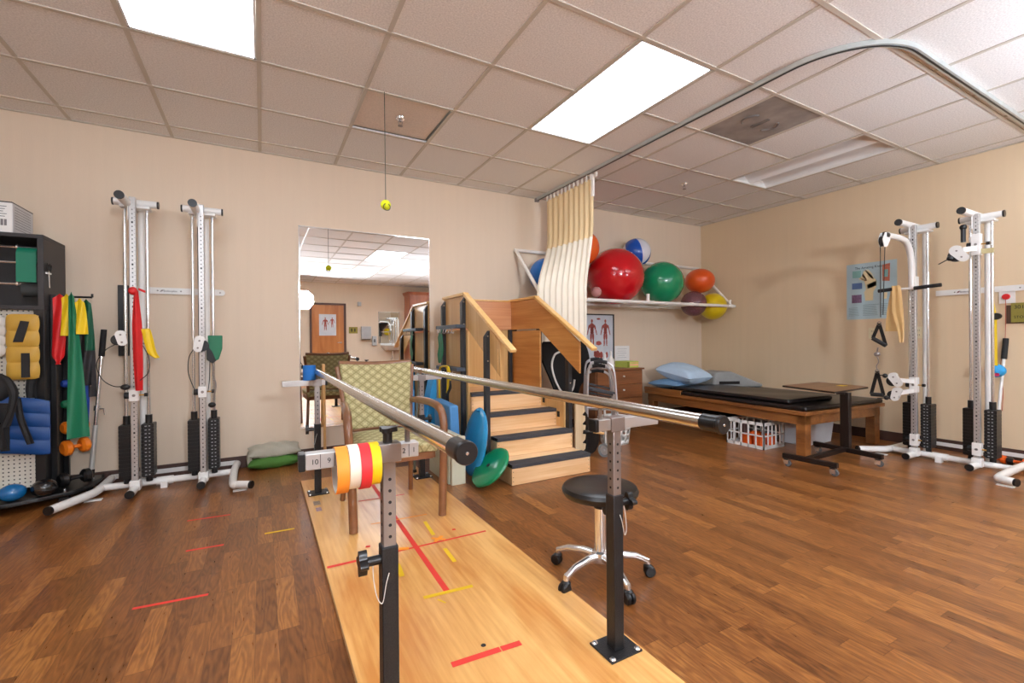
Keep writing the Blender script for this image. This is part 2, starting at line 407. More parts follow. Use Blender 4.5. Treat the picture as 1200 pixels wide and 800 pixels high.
def sprinkler(x, y, lab):
    t = thing('sprinkler', (x, y, H), lab, 'sprinkler')
    put('escutcheon', MB().lathe([(0, -.001), (.034, -.001), (.03, -.012), (.012, -.016), (0, -.016)], (x, y, H)), chrome_m, t)
    put('head', MB().tube([(x, y, H-.014), (x, y, H-.03)], .009).tube([(x-.014, y, H-.028), (x-.012, y, H-.05), (x, y, H-.056), (x+.012, y, H-.05), (x+.014, y, H-.028), (x, y, H-.03)], .003, 6).lathe([(0, 0), (.018, 0), (.018, -.003), (0, -.003)], (x, y, H-.058)), zinc_m, t)
sprinkler(.909, 3.334, 'chrome fire sprinkler in the tan loose ceiling tile')
sprinkler(3.94, 3.343, 'small fire sprinkler in the ceiling above the exercise balls')

# curtain track
tr = [(2.815, 4.49), (2.81, 3.2), (2.81, 2.0), (2.81, 1.62)]
R0 = .45
cor = [(2.81+R0-R0*math.cos(a), 1.60-R0*math.sin(a)) for a in [PI/2*i/14 for i in range(1, 15)]]
pts = tr+cor+[(3.7, 1.15), (5.62, 1.15)]
ZT = H-.034
t = thing('curtain_track', (2.815, 2.8, ZT), 'bent ceiling curtain track running from back wall round to right wall', 'curtain track')
alu = mat('satin_aluminium', (196,202,200), .35, metal=.4)
def ribbon(P, w, z0, z1):
    mb = MB(); P = [Vector((p[0], p[1], 0)) for p in P]; L = []; Rr = []
    for i, p in enumerate(P):
        d = (P[min(i+1, len(P)-1)]-P[max(i-1, 0)]).normalized(); q = Vector((-d.y, d.x, 0))
        L.append(p+q*w/2); Rr.append(p-q*w/2)
    v = []
    for a, c in zip(L, Rr): v.append([mb.bm.verts.new((a.x,a.y,z0)), mb.bm.verts.new((c.x,c.y,z0)), mb.bm.verts.new((c.x,c.y,z1)), mb.bm.verts.new((a.x,a.y,z1))])
    for A, B in zip(v, v[1:]):
        for k in range(4): mb.bm.faces.new([A[k], A[(k+1) % 4], B[(k+1) % 4], B[k]])
    mb.bm.faces.new(v[0][::-1]); mb.bm.faces.new(v[-1]); return mb
put('track_channel', ribbon(pts, .034, ZT+.004, H-.002), alu, t)
put('track_slot', ribbon(pts, .010, ZT+.001, ZT+.006), black_m, t)
put('end_bracket', MB().box((2.79, 4.47, ZT-.01), (2.84, 4.503, H-.003)), zinc_m, t, bevel=.002)

# ------------------------------------------------------------------ curtain
NF = 9
def sstep(x): x = max(0, min(1, x)); return x*x*(3-2*x)
def curtain(z0, z1, amp, zb=1.05, ztop=2.632):
    def fn(u, v):
        z = z1+(z0-z1)*v
        t_ = sstep((2.22-z)/.7)
        yt = 4.28+(3.47-4.28)*u; xt = 2.815
        xb = 2.41+(2.80-2.41)*u; yb = 3.86+(3.56-3.86)*u
        x = xt+(xb-xt)*t_; y = yt+(yb-yt)*t_
        a = amp*(.55+.45*(ztop-z)/1.5)*(1-.5*t_)
        ph = 2*PI*NF*u+.9*math.sin(5*u+z*.8)
        return (x+a*math.sin(ph), y+a*.35*math.cos(ph)*(1-u), z)
    return fn
net_m = mat('tan_curtain_mesh', (238,214,168), .85, var=.06, vscale=20, stretch=(1,1,.1), trans=.0)
cloth_m = mat('cream_curtain_cloth', (240,232,214), .85, var=.03)
t = thing('privacy_curtain', (2.815, 3.9, 1.05), 'cream privacy curtain with tan mesh top bunched on the ceiling track', 'curtain')
put('mesh_top', MB().sheet(curtain(2.06, 2.632, .013), 240, 10, .003), net_m, t)
put('cloth', MB().sheet(curtain(1.05, 2.065, .022), 240, 24, .004), cloth_m, t)
hk = MB()
for i in range(12):
    yv = 4.26-.07*i; hk.box((2.80, yv-.010, 2.615), (2.812, yv+.010, 2.664)); hk.tube([(2.81, yv, 2.655), (2.81, yv, ZT)], .003, 6)
put('hook_strip', hk, pvc_m, t)
put('pull_strap', MB().box((2.806, 3.462, 2.45), (2.830, 3.492, 2.66)).box((2.80, 3.40, 2.62), (2.816, 3.425, 2.665)), pvc_m, t, bevel=.003)

# ------------------------------------------------------------------ wall mirror
mirr = bpy.data.materials.new('mirror_glass'); mirr.use_nodes = True; bb = mirr.node_tree.nodes['Principled BSDF']
bb.inputs['Metallic'].default_value = 1; bb.inputs['Roughness'].default_value = .0; bb.inputs['Base Color'].default_value = (.93, .95, .94, 1)
t = thing('wall_mirror', (.9, YB, .30), 'large frameless wall mirror on the back wall behind the chair', 'mirror')
put('glass', MB().box((.302, YB-.008, .30), (1.508, YB-.002, 2.105)), mirr, t, smooth=False)
put('edge', MB().box((.297, YB-.010, .295), (.302, YB, 2.11)).box((1.508, YB-.010, .295), (1.513, YB, 2.11)).box((.297, YB-.010, 2.105), (1.513, YB, 2.112)).box((.297, YB-.014, .285), (1.513, YB, .30)), chrome_m, t)

# ------------------------------------------------------------------ studio lamp (seen in the mirror), two unseen fill lamps added
soft_m = mat('lit_softbox', (238,245,255), .5, emit=SOFT_E)
fill_m = mat('added_fill_head', (226,239,255), .5, emit=FILL_E)
def studio(lp, ax, r, m_, lab):
    lp = Vector(lp); ax = Vector(ax).normalized(); b_ = lp-ax*r*1.0
    t = thing('studio_or_fill_light', (b_.x, b_.y, 0), lab, 'lamp')
    put('diffuser', MB().lathe([(0, 0), (r, 0), (r, .004), (0, .004)], lp, ax, 8), m_, t)
    put('softbox', MB().lathe([(r*1.02, .012), (r*1.06, .012), (r*1.06, -.02), (.09, -r*.75), (.07, -r*.75), (r*1.01, -.018)], lp, ax, 8, cap=False), blackrub_m, t)
    put('lamp_head', MB().lathe([(0, -r*.75-.2), (.06, -r*.75-.2), (.065, -r*.75), (0, -r*.75)], lp, ax, 20), black_m, t)
    b_ = lp-ax*(r*.75+.1)
    put('pole', MB().tube([(b_.x, b_.y, .12), (b_.x, b_.y, b_.z-.05)], .013), blackmet_m, t)
    for a in (0, 2.09, 4.19): put('leg', MB().tube([(b_.x, b_.y, .55), (b_.x+.35*math.cos(a), b_.y+.35*math.sin(a), .012)], .009, 8), blackmet_m, t)
studio((.93, -3.35, 2.10), (.30, .95, -.02), .24, soft_m, 'photographic softbox light on a black stand, glaring in the mirror')
studio((3.9, -.75, 1.70), (-.1, .12, 1), .34, fill_m, 'added unseen fill light on a stand, pointed up at the ceiling, right side')  # added out of view to brighten the ceiling from the right
studio((-1.5, -1.0, 1.75), (.1, .15, 1), .34, fill_m, 'added unseen fill light on a stand, pointed up at the ceiling, left side')  # another added lamp, out of view, lifting the left ceiling

# ------------------------------------------------------------------ parallel bars
PB = thing('parallel_bars', (.69, 2.2, 0), 'parallel walking bars with steel rails on a pale plywood platform', 'parallel bars')
PX0, PX1, PY0, PY1, PT = .25, 1.125, -.35, 3.77, .02
plat = put('platform', MB().box((PX0, PY0, 0), (PX1, PY1, PT)), platwood, PB, smooth=False)
edge = woodmat('platform_edge', (150,110,70), (196,156,108), 'Y', .6, 6, 0)
put('edge_band', MB().box((PX0-.002, PY0, .0), (PX0, PY1, PT-.002)).box((PX0, PY1, 0), (PX1, PY1+.002, PT-.002)), edge, plat)
def tape(p0, p1, w, m_, parent=plat, z=PT+.0006):
    a = Vector((p0[0], p0[1], 0)); c = Vector((p1[0], p1[1], 0)); d = (c-a).normalized(); q = Vector((-d.y, d.x, 0))*w/2
    mb = MB().poly([a+q, a-q, c-q, c+q], [(0,1,2,3)])
    for v in mb.bm.verts: v.co.z = z
    return mb
tr_, ty_, to_ = tapemat('red', (226,62,52)), tapemat('yellow', (232,190,30)), tapemat('orange', (242,150,40))
for i, (a, c, w, m_) in enumerate([((.705,3.70),(.671,1.80),.026,tr_),((.546,3.095),(.846,3.081),.014,tr_),((.539,2.673),(.866,2.658),.013,to_),
    ((.257,2.263),(.46,2.262),.022,tr_),((.46,2.262),(1.071,2.262),.016,tr_),((.57,1.801),(.781,1.784),.022,ty_),((.819,2.556),(.804,2.355),.020,ty_),
    ((.80,2.175),(.793,2.019),.020,ty_),((.551,2.132),(.539,2.011),.022,ty_),((.529,1.382),(.700,1.372),.026,tr_),((.704,1.371),(.777,1.366),.026,tr_),
    ((.596,2.283),(.643,2.265),.03,to_),((.78,2.27),(.84,2.32),.02,to_),((.78,2.32),(.84,2.27),.02,to_),((.455,2.39),(.477,2.386),.02,tr_),((.915,2.367),(.933,2.362),.02,tr_),
    ((.615,1.76),(.635,1.72),.008,ty_),((.45,2.64),(.452,2.6),.012,ty_)]):
    put('tape_mark', tape(a, c, w, m_, z=PT+.0006+.00012*i), m_, plat, smooth=False)
lg = mat('printed_label', (150,128,110), .5, var=.4, vscale=60)
put('printed_label', MB().box((.285, 3.16, PT), (.325, 3.24, PT+.0006)), lg, plat)
put('printed_label', MB().box((.288, 3.04, PT), (.32, 3.11, PT+.0006)), mat('printed_label_violet', (170,140,150), .5, var=.3, vscale=60), plat)
put('bolt', MB().lathe([(0, 0), (.009, 0), (.007, .0015), (0, .0015)], (.66, 1.42, PT)), blackrub_m, plat)
def star_knob(c, axis, r=.03, th=.022, lobes=4):
    mb = MB(); q = Vector((0,0,1)).rotation_difference(Vector(axis).normalized()); c = Vector(c); N = 48
    P = [c+q @ Vector(((r*(.78+.22*math.cos(lobes*2*PI*i/N)))*math.cos(2*PI*i/N), (r*(.78+.22*math.cos(lobes*2*PI*i/N)))*math.sin(2*PI*i/N), 0)) for i in range(N)]
    mb.prism(P, q @ Vector((0, 0, th)))
    mb.tube([c, c-q @ Vector((0, 0, .035))], .012, 12); return mb
def pb_post(x, y, side, knobdir, near=True):
    zt = .766; zs = .545 if near else .50
    sl = put('post', MB().box((x-.021, y-.021, PT+.006), (x+.021, y+.021, zs)), blackmet_m, PB, bevel=.003)
    put('post_tube', MB().box((x-.0165, y-.0165, PT+.01), (x+.0165, y+.0165, zt)), zinc_m, PB, bevel=.0025)
    hb = MB()
    for i in range(12):
        z = zt-.05-.0293*i
        if z < zs+.012: break
        hb.lathe([(0, 0), (.0042, 0), (.0042, .0006), (0, .0006)], (x+.001, y-.0167, z), (0, -1, 0), 12)
        hb.lathe([(0, 0), (.0042, 0), (.0042, .0006), (0, .0006)], (x-.0167, y, z), (-1, 0, 0), 12)
    put('pin_hole', hb, ink_m, PB)
    s0 = -1 if side == 'L' else 1
    bx = x+.045*(-s0)       # plate shifted toward middle of platform for right posts
    put('base_plate', MB().box((x-.065, y-.058, PT), (x+.068, y+.058, PT+.007)), blackmet_m, PB, bevel=.002)
    for dx in (-.052, .055):
        for dy in (-.046, .046):
            put('bolt', MB().lathe([(0, 0), (.011, 0), (.011, .002), (.007, .006), (0, .007)], (x+dx, y+dy, PT+.007), n=12), chrome_m, PB)
    kd = Vector(knobdir); kc = Vector((x, y, zs-.035))+kd*.055
    put('height_knob', star_knob(kc, kd, .032, .02), black_m, PB)
    put('knob_stem', MB().tube([Vector((x, y, zs-.035))+kd*.02, kc], .010), zinc_m, PB)
    # retaining pin and cable
    put('pin_cable', MB().tube(curve([Vector((x, y, zs-.04))+kd*.04, Vector((x, y-.01, zs-.08))+kd*.040, Vector((x, y-.02, zs-.12))+kd*.034, Vector((x, y-.025, zs-.135))+kd*.022, Vector((x, y-.024, zs-.09))+kd*.012, Vector((x, y-.022, zs-.065))+kd*.004]), .0012, 6), mat('clear_cord', (214,212,206), .4), PB)
    # clamp saddle and arm
    put('saddle', MB().box((x-.03, y-.023, zt-.006), (x+.03, y+.023, zt+.042)), zinc_m, PB, bevel=.002)
yN, yFa = 1.186, 3.41
XLp, XRp, XbL, XbR, zb_ = .283, 1.045, .335, .985, .858
pb_post(XLp, yN, 'L', (-1, 0, 0)); pb_post(XRp, yN, 'R', (1, 0, 0))
pb_post(XLp+.05, yFa, 'L', (-1, 0, 0), False); pb_post(XRp+.03, yFa, 'R', (1, 0, 0), False)
def arm(x0, x1, y, capx):
    put('width_arm', MB().box((x0, y-.018, .766), (x1, y+.018, .804)), ruler_m, PB, bevel=.002)
    s_ = -1 if capx < (x0+x1)/2 else 1
    put('arm_cap', MB().box((capx, y-.0195, .7645), (capx+s_*.014, y+.0195, .8055)), black_m, PB, bevel=.002)
arm(.087, .36, yN, .087); arm(.965, 1.235, yN, .965); arm(.115, .385, yFa, .385); arm(.96, 1.235, yFa, .96)
for i, ch in enumerate(['10', '9']):
    xx = .102+.032*i; text('ruler_number', ch, .017, (xx-.003+.004*i, yN-.0188, .779), (1,0,0), (0,0,1), ink_m, PB)
    put('ruler_mark', MB().box((xx+.0175, yN-.0186, .769), (xx+.0187, yN-.018, .801)), ink_m, PB)
text('ruler_number', '1', .018, (.342, yN-.0188, .779), (1,0,0), (0,0,1), ink_m, PB)
text('ruler_number', '2', .018, (.316, yN-.0188, .779), (1,0,0), (0,0,1), ink_m, PB)
put('ruler_mark', MB().box((.333, yN-.0186, .769), (.3345, yN-.018, .801)), ink_m, PB)
for x, ya, yb in ((XbL, .80, 3.43), (XbR, .735, 3.42)):
    put('rail', MB().tube([(x, ya, zb_), (x, yb, zb_)], .0195, 28), steel_m, PB)
    capb = MB().lathe([(0, 0), (.0215, .0), (.0235, .004), (.0235, .012), (.0215, .014), (.0212, .06), (0, .06)], (x, ya-.014, zb_), (0, 1, 0), 32)
    c_ = put('end_cap', capb, black_m, PB)
    put('cap_screw', MB().lathe([(0, 0), (.0035, 0), (.003, .0012), (0, .0015)], (x, ya-.0142, zb_), (0, -1, 0), 12), chrome_m, c_)
    put('end_cap', MB().lathe([(0, 0), (.0212, 0), (.0212, .03), (0, .03)], (x, yb-.02, zb_), (0, 1, 0), 24), black_m, PB)
    for y in (yN, yFa):
        put('rail_pin', MB().tube([(x, y, .80), (x, y, zb_-.015)], .007, 10), zinc_m, PB)
put('arm_knob', star_knob((.283, yN, .835), (0, 0, 1), .026, .012, 3).tube([(.283, yN, .80), (.283, yN, .84)], .006), black_m, PB)
put('arm_knob', star_knob((1.09, yFa, .835), (0, 0, 1), .026, .012, 3).tube([(1.09, yFa, .80), (1.09, yFa, .84)], .006), black_m, PB)

# tape rolls hanging on the left arm
for i, (nm, c, x, w, ro) in enumerate([('orange', (246,148,44), .167, .028, .0565), ('cream', (238,226,204), .195, .025, .054), ('red', (222,44,50), .221, .025, .056), ('yellow', (248,206,10), .246, .023, .0525)]):
    ri = ro-.006 if nm != 'orange' else ro-.004
    tt = thing('tape_roll', (x, yN, .765), '%s roll of tape hanging on the numbered arm of the parallel bars' % nm, 'tape roll', 'tape rolls on the arm')
    put('tape_winding', MB().ring((x, yN, .806-ri), ro, ri+.003, w), mat('roll_'+nm, c, .6), tt)
    put('core', MB().ring((x, yN, .806-ri), ri+.003, ri, w-.001), mat('card_core', (196,186,174), .8), tt)

# blue wrap standing on the far arm
tt = solo('bandage_roll', MB().ring((.285, yFa-.0, .868), .041, .016, .10, (0,0,1)).xf(lambda v: v+Vector((0,0,-.013))), mat('blue_wrap', (30,110,190), .8, bump=.4), 'blue foam roll standing on the far left bar arm', 'bandage roll')

# floor tape marks
for i, (a, c, col, lab) in enumerate([((-.465,2.339),(-.208,2.313),tr_,'red tape strip on the floor, nearest the camera, left of the platform'),
    ((-.35,2.849),(-.185,2.838),tr_,'broken red tape strip on the floor, middle of the three red ones'),
    ((-.40,3.326),(-.18,3.313),tr_,'thin red tape strip on the floor, nearest the left weight machine'),
    ((.005,2.887),(.155,2.881),ty_,'worn yellow tape strip on the floor left of the platform')]):
    t = solo('floor_tape', tape(a, c, .018, col, z=.0008), col, lab, 'tape', smooth=False)

# ------------------------------------------------------------------ armchair
fab = bpy.data.materials.new('diamond_upholstery'); fab.use_nodes = True; n = fab.node_tree.nodes; l = fab.node_tree.links
b = n['Principled BSDF']; b.inputs['Roughness'].default_value = .85
tc = n.new('ShaderNodeTexCoord'); sp = n.new('ShaderNodeSeparateXYZ'); l.new(tc.outputs['Object'], sp.inputs[0])
yz = mth('ADD', sp.outputs[1], sp.outputs[2]); PS = .072
a1 = mth('FRACT', mth('DIVIDE', mth('ADD', sp.outputs[0], yz), PS)); a2 = mth('FRACT', mth('DIVIDE', mth('SUBTRACT', sp.outputs[0], yz), PS))
ln = mth('MAXIMUM', mth('LESS_THAN', a1, .11), mth('LESS_THAN', a2, .11))
d1 = mth('ABSOLUTE', mth('SUBTRACT', a1, .555)); d2 = mth('ABSOLUTE', mth('SUBTRACT', a2, .555))
st = mth('LESS_THAN', mth('MINIMUM', mth('ADD', d1, mth('MULTIPLY', d2, .35)), mth('ADD', d2, mth('MULTIPLY', d1, .35))), .16)
m1 = n.new('ShaderNodeMix'); m1.data_type = 'RGBA'; l.new(st, m1.inputs[0]); m1.inputs[6].default_value = lin((166,156,112)); m1.inputs[7].default_value = lin((192,182,136))
m2 = n.new('ShaderNodeMix'); m2.data_type = 'RGBA'; l.new(ln, m2.inputs[0]); l.new(m1.outputs[2], m2.inputs[6]); m2.inputs[7].default_value = lin((138,128,84))
l.new(m2.outputs[2], b.inputs['Base Color']); MATS['fab'] = fab
t = thing('armchair', (.69, 2.85, PT), 'wooden armchair with olive diamond upholstery standing on the platform', 'chair')
CX = .685
def side(s_):
    X = lambda d: CX+s_*d
    # front leg + arm as one bent rail
    p = curve([(X(.215), 3.15, .655), (X(.235), 3.0, .672), (X(.258), 2.80, .675), (X(.27), 2.67, .655), (X(.275), 2.62, .60), (X(.272), 2.60, .50), (X(.262), 2.59, .28), (X(.255), 2.59, PT+.006)], 6)
    put('arm', MB().tube(p, [.021]*6+[.024]*(len(p)-6), 12), chairwood, t)
    put('rear_leg', MB().tube(curve([(X(.228), 3.16, PT+.006), (X(.212), 3.10, .25), (X(.205), 3.07, .42), (X(.215), 3.11, .62), (X(.25), 3.19, .90)], 5), .0165, 12), chairwood, t)
    for (x, y) in ((.255, 2.59), (.228, 3.16)): put('glide', MB().lathe([(0, 0), (.012, 0), (.016, .008), (0, .008)], (X(x), y, PT)), chrome_m, t)
side(-1); side(1)
def backfn(u, v):
    w = .195+.045*v; x = CX+(u*2-1)*w
    z = .50+.405*v+.012*((2*u-1)**2)*v; y = 3.055+.125*v+.02*(1-(2*u-1)**2)
    return (x, y, z)
put('backrest', MB().sheet(backfn, 20, 14, .04), fab, t, bevel=.008)
put('back_frame', MB().tube([Vector(backfn(u, 1))+Vector((0, .002, .008)) for u in [i/12 for i in range(13)]], .017, 12), chairwood, t)
put('back_frame', MB().tube([Vector(backfn(u, 0))+Vector((0, .004, -.004)) for u in [i/12 for i in range(13)]], .013, 12), chairwood, t)
def seat(u, v, top):
    a = (2*u-1); c = (2*v-1); x = CX+a*(.235-.02*v); y = 2.60+.50*v
    bulge = (1-abs(a)**4)*(1-abs(c)**4)
    return (x, y, (.445+.035*bulge) if top else .40)
sb = MB()
sb.sheet(lambda u, v: (CX+(2*u-1)*(.235-.02*v), 2.60+.50*v, .435+.035*(1-abs(2*u-1)**4)*(1-abs(2*v-1)**4)), 16, 16, .06)
put('seat', sb, fab, t, bevel=.01)
put('seat_rail', MB().box((CX-.21, 2.62, .365), (CX+.21, 2.645, .41)).box((CX-.20, 3.05, .365), (CX+.20, 3.07, .41)).bar((CX-.22, 2.63, .388), (CX-.205, 3.06, .388), .02, .045).bar((CX+.22, 2.63, .388), (CX+.205, 3.06, .388), .02, .045), chairwood, t, bevel=.003)

# ------------------------------------------------------------------ training stairs
ST = thing('training_stairs', (1.95, 3.6, 0), 'wooden training stairs of four steps with black nosings and sloping handrails', 'stairs')
SX0, SX1 = 1.595, 2.315
ys = [2.915, 3.15, 3.393, 3.64]; RH = .15
grip_m = mat('black_grip_strip', (62,62,66), .85, bump=.4, bscale=300)
for i, y in enumerate(ys):
    z = RH*(i+1); ye = ys[i+1]+.01 if i < 3 else 4.24
    stp = put('step', MB().box((SX0, y, z-RH+.002), (SX1, y+.018, z-.018)).box((SX0, y-.006, z-.018), (SX1, ye, z)).box((SX0, y+.018, .002), (SX0+.018, ye, z-.018)).box((SX1-.018, y+.018, .002), (SX1, ye, z-.018)), stairwood, ST, bevel=.002)
    put('nosing', MB().box((SX0, y-.008, z-.024), (SX1, y+.11, z+.004)), grip_m, stp, bevel=.002)
    sc_ = MB()
    for xx in (SX0+.012, SX1-.014):
        for zz in (.03, .06, .1): sc_.lathe([(0, 0), (.003, 0), (.003, .001), (0, .001)], (xx, y-.0005, z-RH+zz), (0, -1, 0), 8)
    put('screw', sc_, ink_m, stp)
put('back_panel', MB().box((SX0, 4.24, .002), (SX1+.03, 4.258, 1.175)), stairwoodZ, ST)
put('back_board', MB().box((SX0, 4.222, 1.176), (SX1+.03, 4.24, 1.468)), woodmat('back_board_maple', (196,130,86), (222,164,118), 'X', .4, 2, .1), ST, bevel=.002)
put('cap_rail', MB().box((SX0, 4.21, 1.468), (SX1+.04, 4.265, 1.484)), railwood, ST, bevel=.003)
for s_, X, wood in ((-1, 1.585, stairwoodZ), (1, 2.325, ambwood)):
    x0, x1 = X-.009, X+.009
    up = [(x0, 4.25, 1.466), (x0, 3.71, 1.466), (x0, 3.05, 1.045), (x0, 3.05, .785), (x0, 3.68, 1.176), (x0, 4.25, 1.176)]
    put('rail_panel', MB().prism(up, (.018, 0, 0)), wood, ST, bevel=.002)
    low = [(x0, 4.25, .602), (x0, 3.665, .602), (x0, 3.665, 1.16), (x0, 4.25, 1.16)]
    put('side_panel', MB().prism(low, (.018, 0, 0)), wood if s_ > 0 else stairwoodZ, ST)
    lowb = [(x0, 4.25, .002), (x0, 3.665, .002), (x0, 3.665, .60), (x0, 4.25, .60)]
    put('side_panel', MB().prism(lowb, (.018, 0, 0)), stairwoodZ, ST)
    # sloped + flat hand rail
    put('hand_rail', MB().bar((X, 3.74, 1.483), (X, 2.86, .958+.03), .052, .026, (0, 0, 1)).bar((X, 3.715, 1.480), (X, 4.255, 1.480), .052, .026), railwood, ST, bevel=.004)
    xo = X+s_*.009
    for (y, zt) in ((3.25, 1.145 if s_ < 0 else .93), (3.73, 1.452), (4.222, 1.452)):
        w = .05; xa, xb = (xo, xo+s_*.036)
        if y < 3.3 and s_ > 0: pp = [(xa, y-w/2, .0), (xa, y+w/2, .0), (xa, y+w/2, zt), (xa, y-w/2, zt)]
        else: pp = [(xa, y-w/2, .0), (xa, y+w/2, .0), (xa, y+w/2, zt), (xa, y-w/2, zt-.0 if y > 4 else zt)]
        mb = MB()
        # chamfered top (outer edge lower)
        A = [(xa, y-w/2, .0), (xb, y-w/2, .0), (xb, y-w/2, zt-.05), (xa, y-w/2, zt)]
        mb.prism(A, (0, w, 0)); pst = put('post', mb, darkpost_m, ST, bevel=.002)
        sb_ = MB()
        for zz in (zt-.045, zt-.24): sb_.lathe([(0, 0), (.007, 0), (.005, .003), (0, .003)], (xb-s_*.018, y-w/2, zz), (0, -1, 0), 10)
        put('screw', sb_, chrome_m, pst)
put('side_panel', MB().prism([(2.317, 4.25, .002), (2.317, 3.275, .002), (2.317, 3.275, .60), (2.317, 3.66, .61), (2.317, 3.66, .60), (2.317, 4.25, .60)], (.016, 0, 0)), stairwoodZ, ST)
for y_ in (3.36, 3.60): put('slot_hole', MB().box((2.3155, y_-.02, .48-.1*(y_<3.5)), (2.317, y_+.02, .53-.1*(y_<3.5))), ink_m, ST)
put('corner_post', MB().box((SX1-.04, 4.19, .602), (SX1-.005, 4.222, 1.176)), darkpost_m, ST, bevel=.002)
put('trim_batten', MB().box((1.5755-.0, 3.08, .82), (1.5775, 3.095, 1.0)), railwood, ST)

# hanger bars on the stair side, band and straps
def hanger(z, lab):
    o = thing('hook_bar', (1.50, 3.95, z), lab, 'hook bar')
    put('bar', MB().box((1.462, 3.65, z), (1.548, 4.17, z+.032)), mat('slate_grey_plastic', (70,80,92), .5), o, bevel=.005)
    hb = MB()
    for i in range(6):
        y = 3.72+.07*i; hb.tube([(1.455, y, z), (1.445, y, z-.03), (1.455, y, z-.045), (1.468, y, z-.035)], .004, 6)
    put('hook', hb, zinc_m, o); return o
hanger(1.175, 'grey hook bar on the stair side, the upper one with a green band')
hanger(.80, 'hook bar low on the stair side holding yellow tubing')
def strap(name, lab, cat, m_, pts, w, wdir=(0,1,0), th=.003, group=None, parent=None):
    """flat band following points; w may be list"""
    P = curve(pts, 5); ws = w if isinstance(w, (list, tuple)) else [w, w]
    def wf(t_): 
        q = t_*(len(ws)-1); i = min(int(q), len(ws)-2); return ws[i]+(ws[i+1]-ws[i])*(q-i)
    N = len(P)-1; wd = Vector(wdir).normalized()
    def fn(u, v):
        p = P[int(round(u*N))]; ww = wf(u)
        return p+wd*(v-.5)*ww+Vector((0, .004*math.sin(9*v+u*3), 0))*(1 if abs(wd.y) < .5 else 0)+Vector((.004*math.sin(9*v+3*u), 0, 0))*(1 if abs(wd.x) < .5 else 0)
    mb = MB().sheet(fn, N, 6, th)
    if parent is not None: return put(name, mb, m_, parent)
    return solo(name, mb, m_, lab, cat, group)
strap('exercise_band', 'green exercise band knotted on the upper hook bar of the stairs', 'exercise band', grn_m, [(1.465, 4.03, 1.18), (1.455, 4.03, 1.10), (1.455, 4.01, 1.02), (1.455, 4.03, .94), (1.455, 4.05, .86)], [.04, .11, .10, .13, .05])
solo('resistance_tube', MB().tube(curve([(1.45, 4.04, .45), (1.45, 4.05, .65), (1.45, 4.04, .79), (1.455, 3.98, .83), (1.455, 3.88, .83), (1.45, 3.82, .79), (1.45, 3.83, .66), (1.45, 3.85, .60)]), .009, 8).tube(curve([(1.44, 4.0, .82), (1.44, 3.92, .835), (1.44, 3.78, .83), (1.44, 3.74, .72)]), .008, 8), yel_m, 'yellow rubber tubing looped over the low hook bar', 'resistance tube')
strap('strap', 'black strap handle hanging beside the yellow tubing', 'strap', blk_l, [(1.44, 3.74, .72), (1.435, 3.73, .66), (1.43, 3.78, .60), (1.435, 3.80, .53), (1.43, 3.79, .48)], [.02, .05, .04, .06, .03])

# ------------------------------------------------------------------ foam goods between platform and stairs
cream_m = mat('cream_painted_board', (206,204,180), .6, var=.05)
for i, (x0, x1, y0, y1, h, lab) in enumerate([(1.215, 1.325, 3.14, 3.17, .355, 'cream board on edge, front panel nearest the green disc'), (1.205, 1.232, 3.18, 3.62, .385, 'cream board standing on edge along the platform, left of the stack'),
        (1.25, 1.275, 3.18, 3.62, .365, 'cream board standing on edge, middle of the stack'), (1.295, 1.32, 3.18, 3.62, .35, 'cream board standing on edge, right of the stack')]):
    solo('step_board', MB().box((x0, y0, 0), (x1, y1, h)), cream_m, lab, 'board', 'cream boards by the platform', bevel=.003)
solo('foam_block', MB().poly([(1.33,3.42,0),(1.41,3.42,0),(1.44,3.90,0),(1.36,3.90,0),(1.31,3.42,.545),(1.385,3.42,.545),(1.41,3.88,.555),(1.335,3.88,.555)],
    [(3,2,1,0),(4,5,6,7),(0,1,5,4),(1,2,6,5),(2,3,7,6),(3,0,4,7)]), bluefoam, 'thick blue-grey foam balance pad standing on edge behind the cream boards', 'foam pad', bevel=.012)
solo('foam_wedge', MB().prism([(1.24, 4.06, 0), (1.43, 4.06, 0), (1.43, 4.06, .73), (1.40, 4.06, .73)], (0, .16, 0)), mat('bright_blue_foam', (44,152,214), .6), 'tall bright blue foam wedge behind the balance pad', 'foam wedge', bevel=.006)
solo('foam_block', MB().box((1.16, 4.10, .0), (1.232, 4.42, .62)), bluefoam, 'blue foam block against the mirror, left of the tall wedge', 'foam block', bevel=.012)
# big blue wobble disc leaning, green air disc leaning
def disc(name, c, r, th, axis, m_, lab, sx=1):
    prof = [(0, -th/2), (r*.45, -th*.5), (r*.85, -th*.42), (r*.96, -th*.25), (r, 0), (r*.96, th*.25), (r*.85, th*.42), (r*.45, th*.5), (0, th*.46)]
    t = thing(name, (c[0], c[1], 0), lab, 'balance disc')
    put('disc_body', MB().lathe(prof, c, axis, 48), m_, t); ax = Vector(axis).normalized()
    return t, ax
t, ax = disc('balance_disc', (1.478, 3.31, .268), .268, .05, (-.97, .13, .20), blueplast, 'blue wobble disc leaning upright against the stair post')
t['_o'] = t['_o']
put('handle_notch', MB().ball((1.505, 3.30, .515), .022, 12, (1, 1, .5)), blueplast, t)
t, ax = disc('balance_disc', (1.462, 3.0, .138), .172, .05, (-.70, -.02, .71), mat('green_vinyl', (6,132,84), .25, coat=.4), 'green air cushion disc leaning against the bottom step')
put('valve', MB().lathe([(0, .024), (.014, .024), (.014, .028), (0, .028)], (1.462, 3.0, .138), ax), ink_m, t)
